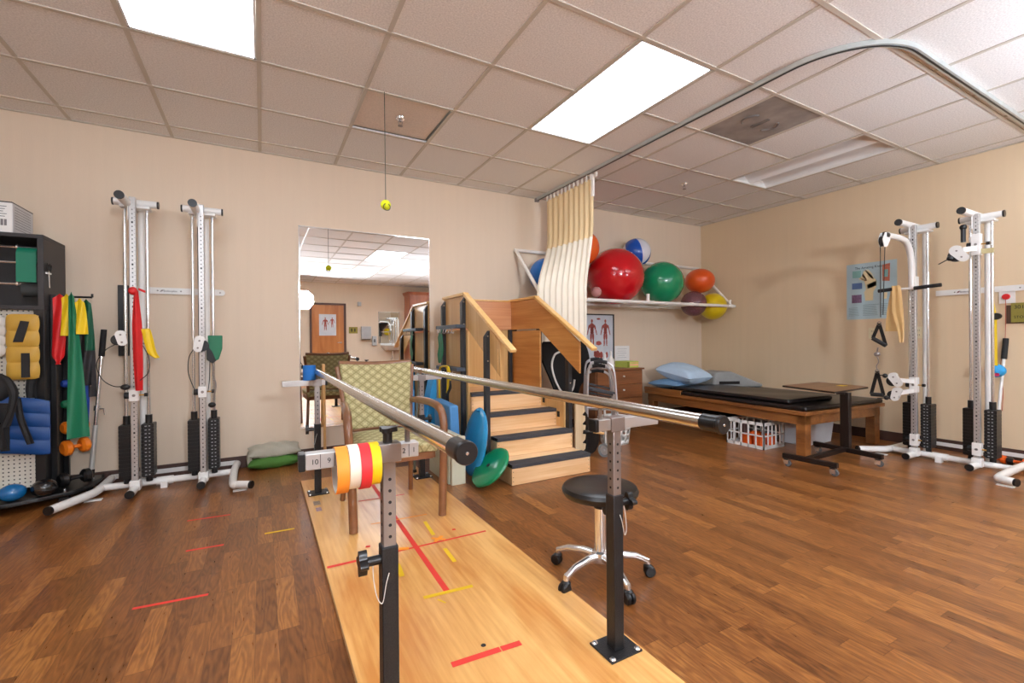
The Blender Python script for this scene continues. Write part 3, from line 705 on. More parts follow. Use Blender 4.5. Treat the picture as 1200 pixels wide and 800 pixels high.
# folded aluminium walker with green trim by the mirror (seen under the right rail)
t = thing('quad_cane', (1.12, 3.62, 0), 'grey cane with a curved handle behind the chair right arm', 'cane')
gm = mat('grey_green_tube', (120,134,130), .3, metal=.6)
put('shaft', MB().tube(curve([(1.06, 3.56, .02), (1.085, 3.60, .40), (1.12, 3.62, .70), (1.115, 3.60, .78), (1.09, 3.56, .80), (1.07, 3.50, .77)]), .011, 10), gm, t)
put('foot', MB().lathe([(0, 0), (.022, 0), (.016, .04), (0, .04)], (1.06, 3.56, 0)), blackrub_m, t)
# wooden dowel leaning on the mirror
solo('wooden_dowel', MB().tube([(.487, 4.36, .0), (.494, 4.475, .86)], .0125, 12), mat('dowel_wood', (212,164,104), .5), 'thin wooden dowel leaning upright against the mirror left of the chair', 'stick')

# ------------------------------------------------------------------ rolling stool
SC = Vector((1.325, 1.60, -.0))
t = thing('rolling_stool', SC, 'black round-seat rolling stool with chrome five-star base', 'stool')
leather = mat('black_leatherette', (24,23,23), .3, bump=.15, bscale=200)
put('seat', MB().lathe([(0, .365), (.13, .365), (.158, .373), (.168, .386), (.170, .398), (.162, .413), (.14, .421), (.08, .423), (0, .422)], SC, n=48), leather, t)
put('column', MB().tube([SC+Vector((0,0,.10)), SC+Vector((0,0,.34))], .026, 20).tube([SC+Vector((.02,-.055,.09)), SC+Vector((.02,-.055,.32))], .006, 8), chrome_m, t)
put('column_neck', MB().lathe([(0, .315), (.028, .315), (.045, .345), (.05, .367), (0, .367)], SC), black_m, t)
put('lift_lever', MB().tube([SC+Vector((0,-.02,.345)), SC+Vector((-.02,-.06,.34))], .008).ball(SC+Vector((-.028,-.075,.335)), .018, 16, (1,1,1.4)), black_m, t)
base = MB().lathe([(0, .075), (.034, .075), (.04, .09), (.036, .118), (.026, .125), (0, .125)], SC)
put('hub', base, chrome_m, t)
for i in range(5):
    a = math.radians(117+72*i); d = Vector((math.cos(a), math.sin(a), 0))
    put('leg', MB().tube([SC+Vector((0,0,.10))+d*.02, SC+Vector((0,0,.105))+d*.08, SC+Vector((0,0,.095))+d*.16, SC+Vector((0,0,.072))+d*.212, SC+Vector((0,0,.055))+d*.215], [.019, .017, .015, .014, .012], 12), chrome_m, t)
    c = SC+d*.215; q = Vector((-d.y, d.x, 0))
    cs = put('caster', MB().lathe([(0, -.020), (.020, -.020), (.025, -.014), (.025, -.004), (.018, -.002), (.018, .002), (.025, .004), (.025, .014), (.020, .020), (0, .020)], c+Vector((0, 0, .0255))+d*.008, q, 20), black_m, t)
    put('caster_fork', MB().lathe([(0, .028), (.02, .028), (.02, .05), (.012, .058), (0, .058)], c, n=16), black_m, cs)

# ------------------------------------------------------------------ ball on a string
t = thing('tennis_ball', (.7246, 3.03, 1.966), 'yellow tennis ball hanging on a dark string from the ceiling', 'ball')
put('ball', MB().ball((.7246, 3.03, 1.966), .033, 24), mat('tennis_felt', (232,240,40), .95, bump=.5, bscale=300), t)
put('string', MB().tube([(.7246, 3.03, 1.99), (.722, 3.03, H-.002)], .0022, 6), mat('green_cord', (52,66,54), .8), t)
put('loop', MB().tube(arc((.7246, 3.0, 1.945), .022, 0, 2*PI, 20, (1,0,0), (0,0,1)), .0025, 6), mat('green_cord', (52,66,54), .8), t)

# ------------------------------------------------------------------ PVC rack with exercise balls
ZR = 1.50; YR = 3.93; XA, XB_ = 2.52, 5.60
t = thing('ball_rack', ((XA+XB_)/2, 4.4, ZR), 'white pipe wall rack holding exercise balls', 'rack')
pr = .019
put('front_rail', MB().tube([(XA-.04, YR, ZR), (XB_, YR, ZR)], pr), pvc_m, t)
put('top_rail', MB().tube([(XA-.02, 4.475, 2.08), (XB_-.05, 4.475, 2.08)], pr), pvc_m, t)
put('bottom_rail', MB().tube([(XA-.02, 4.475, ZR), (XB_-.05, 4.475, ZR)], pr), pvc_m, t)
for x in (XA, XB_-.07):
    put('brace', MB().tube([(x, 4.475, 2.08), (x, YR, ZR+.005)], pr), pvc_m, t)
for x in (XA, 3.15, 4.06, 4.75, XB_-.07):
    put('cross_pipe', MB().tube([(x, 4.475, ZR), (x, YR, ZR)], pr), pvc_m, t)
put('peg', MB().tube([(4.0, YR, ZR), (4.0, YR, ZR+.10)], pr).tube([(XB_-.1, YR, ZR), (XB_-.1, YR, ZR+.08)], pr), pvc_m, t)
fit = MB()
for x in (XA, 3.15, 4.06, 4.75, XB_-.07): fit.tube([(x-.035, YR, ZR), (x+.035, YR, ZR)], pr+.004)
put('fitting', fit, pvc_m, t)
gl = 'exercise balls on the white wall rack'
def ball(c, r, m_, lab, sc=(1,1,1), ribs=0):
    o = thing('exercise_ball', c, lab, 'ball', gl)
    put('ball_skin', MB().ball(c, r, 48, sc), m_, o)
    put('valve_plug', MB().lathe([(0, 0), (.008, 0), (.006, .002), (0, .002)], Vector(c)+Vector((.2, -.6, .75)).normalized()*r*.998, (.2, -.6, .75), 12), paper_m, o)
    return o
def ballm(n_, c, rough=.22): return mat('ball_'+n_, c, rough, var=.02, coat=.3)
ball((3.70, 4.155, 1.815), .335, ballm('red', (196,18,30), .15), 'large glossy red exercise ball, biggest on the rack')
ball((4.49, 4.17, 1.785), .268, ballm('green', (12,140,92)), 'green exercise ball right of the large red one')
ball((5.18, 4.15, 1.845), .185, ballm('orange', (226,86,24), .35), 'orange ball at right, resting on the purple and yellow balls', (1.03, 1.03, .88))
ball((5.02, 4.12, 1.53), .165, mat('ball_purple', (128,78,88), .18, alpha=.72, var=.02), 'translucent purple ball wedged left of the yellow ball')
ball((5.40, 4.12, 1.505), .180, ballm('yellow', (226,196,20), .35), 'yellow ball at the right end of the rack')
ball((3.24, 4.20, 2.12), .20, ballm('orange_bright', (236,100,36)), 'orange ball half hidden by the curtain, above the red ball')
ball((2.79, 4.27, 1.79), .19, ballm('blue', (10,104,186)), 'blue ball behind the left of the curtain')
ball((3.33, 4.06, 1.605), .058, mat('ball_pink', (200,140,136), .3), 'small pink ball between curtain and large red ball')
# striped beach ball
o = thing('beach_ball', (4.12, 4.25, 2.15), 'blue and white striped beach ball on top behind the red ball', 'ball', gl)
for q in range(6):
    c = (4.14, 4.26, 2.155); a0 = q*PI/3+.35+2*PI/3+.6
    mb = MB(); r = .178
    mb.sheet(lambda u, v: (c[0]+r*math.sin(PI*v)*math.cos(a0+PI/3*u), c[1]+r*math.cos(PI*v)*.5-r*math.sin(PI*v)*math.sin(a0+PI/3*u)*.866, c[2]+r*math.cos(PI*v)*.866+r*math.sin(PI*v)*math.sin(a0+PI/3*u)*.5), 8, 24)
    bmesh.ops.remove_doubles(mb.bm, verts=mb.bm.verts, dist=.0001)
    put('panel', mb, ballm('beach_blue', (20,80,176)) if q % 2 == 1 else ballm('beach_white', (222,222,232)), o)

# ------------------------------------------------------------------ anatomy poster, paper, dresser
def wallrect(mb, x0, x1, z0, z1, y, th=.002): return mb.box((x0, y-th, z0), (x1, y, z1))
muscle = mat('poster_muscle', (164,78,68), .6, var=.25, vscale=60)
t = thing('anatomy_poster', (3.7, YB, .75), 'black-framed muscle anatomy poster above the dresser', 'poster')
put('print', wallrect(MB(), 3.415, 3.955, .762, 1.372, YB-.002, .006), mat('poster_paper', (206,212,220), .4), t)
put('frame', MB().box((3.40, YB-.018, .75), (3.415, YB, 1.385)).box((3.955, YB-.018, .75), (3.97, YB, 1.385)).box((3.40, YB-.018, 1.372), (3.97, YB, 1.387)).box((3.40, YB-.018, .748), (3.97, YB, .762)), black_m, t, bevel=.001)
def figure(cx_, z0, h, y):
    mb = MB(); th = .0008
    def el(dx, dz, rx, rz, rot=0):
        P = []
        for i in range(14):
            a = 2*PI*i/14; X_ = rx*math.cos(a); Z_ = rz*math.sin(a)
            P.append((cx_+(dx+X_*math.cos(rot)-Z_*math.sin(rot))*h, y, z0+(dz+X_*math.sin(rot)+Z_*math.cos(rot))*h))
        mb.prism(P, (0, -th, 0))
    el(0, .94, .045, .06); el(0, .87, .025, .03); el(0, .74, .115, .11); el(0, .60, .08, .09); el(0, .51, .085, .06)
    for s_ in (-1, 1):
        el(s_*.145, .70, .034, .10, s_*.25); el(s_*.195, .54, .024, .09, s_*.22); el(s_*.225, .44, .02, .03)
        el(s_*.05, .36, .045, .15, s_*.04); el(s_*.06, .14, .03, .13); el(s_*.07, .01, .025, .018)
    return mb
put('printed_figure', figure(3.615, .985, .335, YB-.0085), muscle, t)
put('printed_figure', figure(3.83, .985, .335, YB-.0085), muscle, t)
for cx_, cz, rx, rz in ((3.72, 1.02, .045, .028), (3.66, .885, .02, .04), (3.70, .875, .04, .055), (3.76, .87, .025, .045), (3.85, .87, .02, .04), (3.72, 1.325, .03, .012)):
    mb = MB(); mb.prism([(cx_+rx*math.cos(2*PI*i/12)*(1+.2*math.sin(3*i)), YB-.0085, cz+rz*math.sin(2*PI*i/12)) for i in range(12)], (0, -.0008, 0)); put('printed_detail', mb, muscle, t)
t = thing('notice', (4.11, YB, .78), 'white typed sheet taped to the wall right of the anatomy poster', 'paper')
put('sheet', wallrect(MB(), 3.99, 4.24, .78, .982, YB, .0015), paper_m, t)
tl = MB()
for i, (a, c) in enumerate([(.04,.21),(.05,.19),(.03,.2),(.06,.17),(.04,.2)]): tl.box((3.99+a, YB-.0022, .94-.028*i), (3.99+c, YB-.0014, .943-.028*i))
put('printed_lines', tl, mat('faint_ink', (150,150,158), .7), t)

DY0, DY1, DX0, DX1, DH = 4.03, 4.47, 3.30, 4.02, .725
t = thing('dresser', ((DX0+DX1)/2, 4.25, 0), 'brown wooden dresser of drawers against the back wall beside the mat table', 'dresser')
put('body', MB().box((DX0, DY0+.02, .06), (DX1, DY1, DH-.02)).box((DX0+.02, DY0+.04, .0), (DX0+.05, DY0+.07, .06)).box((DX1-.05, DY0+.04, 0), (DX1-.02, DY0+.07, .06)).box((DX0+.02, DY1-.05, 0), (DX0+.05, DY1-.02, .06)).box((DX1-.05, DY1-.05, 0), (DX1-.02, DY1-.02, .06)), cabwood, t, bevel=.002)
put('top', MB().box((DX0-.01, DY0-.01, DH-.02), (DX1+.01, DY1+.01, DH)), cabwood, t, bevel=.004)
for i in range(4):
    z1 = DH-.03-.16*i; d = put('drawer', MB().box((DX0+.02, DY0+.002, z1-.15), (DX1-.02, DY0+.022, z1)), cabwood, t, bevel=.003)
    put('knob', MB().lathe([(0, 0), (.006, 0), (.006, .01), (.011, .014), (.009, .022), (0, .022)], ((DX0+DX1)/2+.04, DY0+.002, z1-.06), (0, -1, 0)), paper_m if i else paper_m, d)
t = thing('glove_box', (3.95, 4.2, DH), 'green and yellow cardboard box on the dresser', 'box')
put('carton', MB().box((3.83, 4.10, DH), (4.01, 4.32, DH+.075)), mat('lime_card', (196,208,96), .6), t, bevel=.001)
put('printed_band', MB().box((3.865, 4.098, DH+.022), (4.005, 4.10, DH+.045)).box((3.865, 4.0985, DH+.055), (4.005, 4.10, DH+.062)), mat('peach_print', (238,184,140), .6), t)
put('printed_panel', MB().box((3.831, 4.0975, DH+.002), (3.862, 4.10, DH+.073)), mat('dark_olive_print', (116,126,30), .6), t)
for x, h, lab in ((3.66, .17, 'white spray bottle on the dresser, taller of the two'), (3.57, .14, 'white bottle on the dresser left of the taller one')):
    t = thing('bottle', (x, 4.2, DH), lab, 'bottle', 'bottles on the dresser')
    put('bottle_body', MB().lathe([(0, 0), (.036, 0), (.038, .01), (.038, h*.6), (.014, h*.8), (.012, h*.9), (0, h*.9)], (x, 4.2, DH)), pvc_m, t)
    put('cap', MB().lathe([(0, 0), (.014, 0), (.014, .03), (.006, .05), (0, .05)], (x, 4.2, DH+h*.9)), paper_m, t)

# ------------------------------------------------------------------ mat table with pads, pillow, wedge
BA = -math.radians(3.1); BO = Vector((4.20, 2.26, 0))
def bedp(v):   # local (x across to the right, y along away)
    c, s_ = math.cos(BA), math.sin(BA); return Vector((BO.x+v[0]*c-v[1]*s_, BO.y+v[0]*s_+v[1]*c, v[2]))
BWd, BL = 1.27, 2.05
t = thing('mat_table', bedp((BWd/2, BL/2, 0)), 'low wide oak mat table with black pads along the right wall', 'mat table')
put('top_frame', MB().box((0, 0, .375), (BWd, BL, .41)).xf(bedp), oakwood, t, bevel=.004)
put('apron', MB().box((.03, .03, .285), (.055, BL-.03, .376)).box((.03, .03, .285), (BWd-.03, .055, .376)).box((BWd-.055, .03, .285), (BWd-.03, BL-.03, .376)).box((.03, BL-.055, .285), (BWd-.03, BL-.03, .376)).xf(bedp), oakwood, t, bevel=.002)
for x in (.03, BWd-.12):
    for y in (.03, BL-.12): put('leg', MB().box((x, y, 0), (x+.085, y+.085, .376)).xf(bedp), oakwood, t, bevel=.004)
pad_m = mat('black_vinyl_pad', (26,22,22), .32, bump=.35, bscale=14)
def pad(x0, x1, y0, y1, z0, z1):
    return MB().sheet(lambda u, v: (x0+(x1-x0)*u, y0+(y1-y0)*v, (z0+z1)/2+.012*math.sin(7*v+3*u)*(1-abs(2*u-1)**3)*(1-abs(2*v-1)**3)), 20, 30, z1-z0).xf(bedp)
put('pad', pad(.01, BWd-.01, .01, BL-.01, .41, .452), pad_m, t, bevel=.014)
put('side_board', MB().box((.0, BL-.6, .41), (.03, BL, .46)).xf(bedp), oakwood, t, bevel=.003)
mt = solo('exercise_mat', pad(.03, .72, .18, 1.62, .458, .498), pad_m, 'folded black vinyl mat lying on top of the mat table', 'mat', bevel=.016)
def pillow(c, sx, sy, sz, rot, m_, name, lab, tilt=0):
    mb = MB(); N = 20
    for s_ in (1, -1):
        def fn(u, v):
            a, b2 = 2*u-1, 2*v-1; h = sz*((1-abs(a)**2.6)*(1-abs(b2)**2.6))**.5
            k = 1-.06*(1-abs(a))*abs(b2)-.0
            x, y = a*sx*(1-.05*(1-b2*b2)), b2*sy*(1-.06*(1-a*a)); z = s_*h+.006*math.sin(11*a+5*b2)*(h/sz)+tilt*b2*sy
            return (c[0]+x*math.cos(rot)-y*math.sin(rot), c[1]+x*math.sin(rot)+y*math.cos(rot), c[2]+z)
        mb.sheet(fn, N, N)
    bmesh.ops.remove_doubles(mb.bm, verts=mb.bm.verts, dist=.002)
    return solo(name, mb, m_, lab, 'pillow')
pc = mat('pale_blue_cotton', (184,208,230), .8, bump=.5, bscale=12)
pillow((4.60, 3.93, .64), .25, .25, .115, .1, pc, 'pillow', 'plump pale blue pillow on the mat table, upper of two', .18)
pillow((4.50, 4.02, .51), .22, .22, .055, .1, mat('blue_cotton', (112,150,186), .8), 'pillow', 'flatter blue pillow under the pale blue one')
mb = MB().prism([(0, 0, 0), (.62, 0, 0), (.64, 0, .035), (.24, 0, .20), (.05, 0, .19)], (0, .42, 0)).xf(lambda v: Vector((4.90+v[0]*.93+v[1]*.1, 3.75-v[0]*.45+v[1]*.82, .455+v[2])))
t = solo('foam_wedge', mb, mat('grey_fabric_wedge', (150,151,150), .85, bump=.3), 'grey fabric wedge cushion on the far end of the mat table', 'wedge cushion', bevel=.02)
put('dark_label', MB().box((0, -.003, 0), (.26, 0, .035)).xf(lambda v: Vector((4.97+v[0]*.90, 3.71-v[0]*.435+v[1]-.005, .50+v[2]))), black_m, t)

# overbed table
t = thing('overbed_table', (4.45, 2.1, 0), 'brown overbed table on casters with its top over the mat table', 'table')
dk = mat('dark_brown_steel', (34,24,21), .4, metal=.3)
put('base', MB().bar((3.83, 2.25, .085), (3.86, 1.85, .085), .035, .04).bar((4.51, 2.36, .085), (4.45, 1.80, .085), .035, .04).bar((3.845, 2.07, .088), (4.48, 2.09, .088), .04, .035), dk, t, bevel=.003)
put('column', MB().box((4.48, 2.06, .10), (4.53, 2.13, .585)), dk, t, bevel=.003)
put('support', MB().bar((4.45, 2.11, .578), (5.05, 2.36, .578), .06, .02), dk, t)
tw = woodmat('table_top_laminate', (112,76,48), (140,100,66), 'X', .4, 4, .1)
tp = [(4.29, 2.08), (4.46, 2.62), (5.10, 2.62), (5.02, 2.19), (4.96, 2.12)]
put('table_top', MB().prism([(x, y, .588) for x, y in tp], (0, 0, .018)), tw, t, bevel=.003)
put('edge_band', MB().prism([(x+(x-4.8)*.008, y+(y-2.35)*.008, .590) for x, y in tp], (0, 0, .013)), dk, t)
put('sticker', MB().box((4.83, 2.27, .606), (4.93, 2.33, .6068)), yel_m, t)
for x, y in ((3.83, 2.22), (3.86, 1.88), (4.45, 1.83), (4.51, 2.33)):
    c = put('caster', MB().lathe([(0, -.012), (.024, -.012), (.027, 0), (.024, .012), (0, .012)], (x, y-.01, .0275), (1, .1, 0), 20), mat('grey_rubber', (96,96,98), .6), t)
    put('caster_fork', MB().box((x-.018, y-.02, .02), (x-.014, y+.02, .065)).box((x+.014, y-.02, .02), (x+.018, y+.02, .065)).box((x-.018, y-.02, .055), (x+.018, y+.02, .066)), chrome_m, c)

# crate with orange cones under the bed
t = thing('storage_crate', (4.35, 2.84, 0), 'white slotted plastic crate of orange items under the mat table', 'crate')
cx0_, cx1_, cy0_, cy1_, ch = 4.185, 4.52, 2.64, 3.04, .255
cb = MB().box((cx0_, cy0_, 0), (cx1_, cy1_, .012))
for z0, z1 in ((.012, .03), (.12, .132), (ch-.03, ch)):
    cb.box((cx0_, cy0_, z0), (cx1_, cy0_+.008, z1)).box((cx0_, cy1_-.008, z0), (cx1_, cy1_, z1)).box((cx0_, cy0_, z0), (cx0_+.008, cy1_, z1)).box((cx1_-.008, cy0_, z0), (cx1_, cy1_, z1))
for i in range(6):
    x = cx0_+(cx1_-cx0_-.014)*i/5; cb.box((x, cy0_, 0), (x+.014, cy0_+.008, ch)).box((x, cy1_-.008, 0), (x+.014, cy1_, ch))
    y = cy0_+(cy1_-cy0_-.014)*i/5; cb.box((cx0_, y, 0), (cx0_+.008, y+.014, ch)).box((cx1_-.008, y, 0), (cx1_, y+.014, ch))
put('basket', cb, white_m, t)
org = mat('orange_plastic', (232,96,22), .4)
for i, (x, y) in enumerate(((4.27, 2.74), (4.42, 2.73), (4.27, 2.86), (4.42, 2.88))):
    lab = ['orange cup in the crate, front left', 'orange cup in the crate, front right', 'orange cup in the crate, rear left', 'orange cup in the crate, rear right'][i]
    solo('cup', MB().lathe([(0, .013), (.05, .013), (.058, .11), (.052, .11), (.046, .02), (0, .02)], (x, y, 0)), org, lab, 'cup', 'orange cups in the crate')
solo('bottle', MB().lathe([(0, .013), (.03, .013), (.03, .17), (.012, .2), (.012, .22), (0, .22)], (4.35, 2.95, 0)), mat('dark_bottle', (70,40,36), .4), 'dark bottle standing in the white crate', 'bottle')
def bin_(x0, x1, y0, y1, h, m_, lab, logo=False):
    t = thing('storage_bin', ((x0+x1)/2, (y0+y1)/2, 0), lab, 'storage bin')
    put('tub', MB().poly([(x0+.02,y0+.02,0),(x1-.02,y0+.02,0),(x1-.02,y1-.02,0),(x0+.02,y1-.02,0),(x0,y0,h-.03),(x1,y0,h-.03),(x1,y1,h-.03),(x0,y1,h-.03)],[(3,2,1,0),(4,5,6,7),(0,1,5,4),(1,2,6,5),(2,3,7,6),(3,0,4,7)]), m_, t, bevel=.006)
    put('lid', MB().box((x0-.008, y0-.008, h-.03), (x1+.008, y1+.008, h)), m_, t, bevel=.004)
    return t
t = bin_(4.66, 5.15, 2.50, 2.80, .255, mat('white_tub', (206,208,212), .4), 'white plastic storage bin under the mat table, nearest the overbed table')
bin_(4.63, 5.0, 2.84, 3.15, .25, mat('grey_tub', (120,122,126), .5), 'grey storage bin under the mat table between crate and white bin')
solo('black_bag', MB().ball((4.75, 3.55, .14), .14, 24, (1.6, 1.3, 1)), blackrub_m, 'black bag under the far half of the mat table', 'bag')

# ------------------------------------------------------------------ black shaped board, notched rack, walkers, basket
t = thing('exercise_board', (2.80, 3.92, 0), 'large rounded black board with white tube arc beside the stairs', 'exercise board')
bd = [(2.27, .70), (2.17, .92), (2.19, 1.04), (2.28, 1.10), (2.45, 1.13), (2.58, 1.10), (2.68, .98), (2.71, .82), (2.68, .72), (2.60, .64), (2.56, .54), (2.50, .52), (2.35, .55)]
bd = [p for p in curve([(x, 0, z) for x, z in bd+bd[:1]], 5)][:-1]
BK = 3.93/3.4
bdf = lambda x, z: (x*BK, 3.93, (z-1.07)*BK+1.07)
put('board', MB().prism([bdf(p.x, p.z) for p in bd], (0, .03, 0)), mat('black_felt_board', (20,18,18), .9), t, bevel=.003)
put('tube_arc', MB().tube(curve([Vector(bdf(x, z))-Vector((0, .012, 0)) for x, z in ((2.36, .96), (2.30, .93), (2.27, .84), (2.30, .72), (2.37, .60), (2.44, .57), (2.50, .62), (2.52, .70))]), .011, 10), pvc_m, t)
put('stand', MB().box((2.74, 3.965, 0), (2.80, 3.99, .62)), black_m, t)
t = thing('shoulder_board', (2.58, 3.30, 0), 'pale notched board with black fin and wooden peg beside the bottom step', 'exercise board')
nb = [(2.475, .0), (2.475, .49), (2.575, .47)]
for i in range(5):
    z = .40-.085*i; nb += [(2.585, z+.01), (2.555, z-.012), (2.558, z-.025), (2.592, z-.03)]
nb += [(2.60, .0)]
put('notched_board', MB().prism([(x, 3.32, z) for x, z in nb], (0, .02, 0)), woodmat('pale_birch', (214,186,146), (236,214,178), 'Z', .5, 2.4, .05, .8), t)
fin = curve([(2.57, 0, .42), (2.66, 0, .33), (2.75, 0, .22), (2.765, 0, .12), (2.73, 0, .035), (2.66, 0, .005), (2.60, 0, .02), (2.575, 0, .10)], 5)
put('fin', MB().prism([(p.x, 3.345, p.z) for p in fin], (0, .02, 0)), black_m, t, bevel=.002)
put('notches', MB().prism([(2.585, 3.318, .41), (2.60, 3.318, .06), (2.62, 3.318, .06), (2.61, 3.318, .38)], (0, .02, 0)), black_m, t)
pg = put('peg_grip', MB().tube([(2.545, 3.29, .235), (2.63, 3.27, .228)], .016), blackrub_m, t)
put('peg', MB().tube([(2.63, 3.27, .228), (2.74, 3.25, .205)], .011), mat('dowel_wood', (212,164,104), .5), t)

alum = mat('anodised_aluminium', (205,207,211), .3, metal=.6)
def walker(name='folding_walker'):
    o = thing(name, (0, 0, 0), '', 'walker', 'folded walkers beside the dresser')
    for s_ in (0, 1):
        y = s_*.10; w = .40-.0*s_
        put('side_frame', MB().tube(curve([(0, y, .03), (.015, y, .55), (.03, y, .78), (.07, y, .85), (.18, y, .87), (.30, y, .85), (.36, y, .76), (.39, y, .45), (.42, y, .03)], 6), .0125, 10), alum, o)
        put('crossbar', MB().tube([(.012, y, .42), (.39, y, .42)], .009, 8).tube([(.008, y, .22), (.405, y, .22)], .008, 8), alum, o)
        put('grip', MB().tube([(.10, y, .864), (.18, y, .874), (.27, y, .862)], .017, 10), blackrub_m, o)
        for x in (0, .42): put('rubber_foot', MB().lathe([(0, 0), (.02, 0), (.015, .045), (0, .045)], (x, y, 0)), blackrub_m, o)
    put('brace', MB().tube([(.02, 0, .62), (.03, .10, .62)], .009, 8).tube([(.38, 0, .55), (.38, .10, .55)], .009, 8).bar((.02, .05, .62), (.38, .05, .56), .012, .02), mat('dark_grey_brace', (70,74,80), .4), o)
    return o
w0 = walker()
wl = ['folded aluminium walker, nearest the camera in the folded group', 'folded aluminium walker, second in the folded group', 'folded aluminium walker, third in the folded group', 'folded aluminium walker, farthest in the group, by the dresser']
for i, (x, y, r) in enumerate(((2.74, 3.50, .72), (2.80, 3.60, .68), (2.86, 3.69, .66), (2.93, 3.79, .62))):
    w = w0 if i == 0 else copy_tree(w0)
    w.location = (x, y, 0); w.rotation_euler = (0, 0, -r); w.scale = (.74, .6, (.98, .93, .86, .99)[i]); w['label'] = wl[i]
t = thing('walker_wheel', (2.72, 3.215, 0), 'grey wheel of a rolling walker beside the black fin', 'wheel')
put('tyre', MB().ring((2.72, 3.215, .062), .062, .042, .024, (1, .35, 0)), mat('grey_tyre', (130,134,136), .6), t)
put('hub', MB().ring((2.72, 3.215, .062), .042, .008, .012, (1, .35, 0)).tube([(2.70, 3.208, .062), (2.74, 3.222, .062)], .008), alum, t)
put('fork', MB().bar((2.745, 3.225, .06), (2.76, 3.26, .45), .02, .01), alum, t)
t = thing('laundry_basket', (3.12, 3.56, 0), 'white slotted plastic basket behind the right bar post', 'basket')
bs = MB(); N = 28
def bask(u, v):
    a = 2*PI*u; r = .14+.03*v; return (3.20+r*math.cos(a), 3.62+r*math.sin(a), .002+.26*v)
for i in range(N):
    for (v0, v1) in ((0, .18), (.32, .42), (.56, .66), (.82, 1)):
        bs.poly([bask(i/N, v0), bask((i+1)/N, v0), bask((i+1)/N, v1), bask(i/N, v1)], [(0,1,2,3)])
    if i % 2: bs.poly([bask(i/N, .1), bask((i+1)/N, .1), bask((i+1)/N, .9), bask(i/N, .9)], [(0,1,2,3)])
bs.lathe([(0, 0), (.14, 0), (.14, .006), (0, .006)], (3.20, 3.62, 0), n=N)
o = put('basket_wall', bs, white_m, t); md = o.modifiers.new('s', 'SOLIDIFY'); md.thickness = .003
put('rim', MB().tube([bask(i/N, 1) for i in range(N)], .007, 8, closed=True), white_m, t)

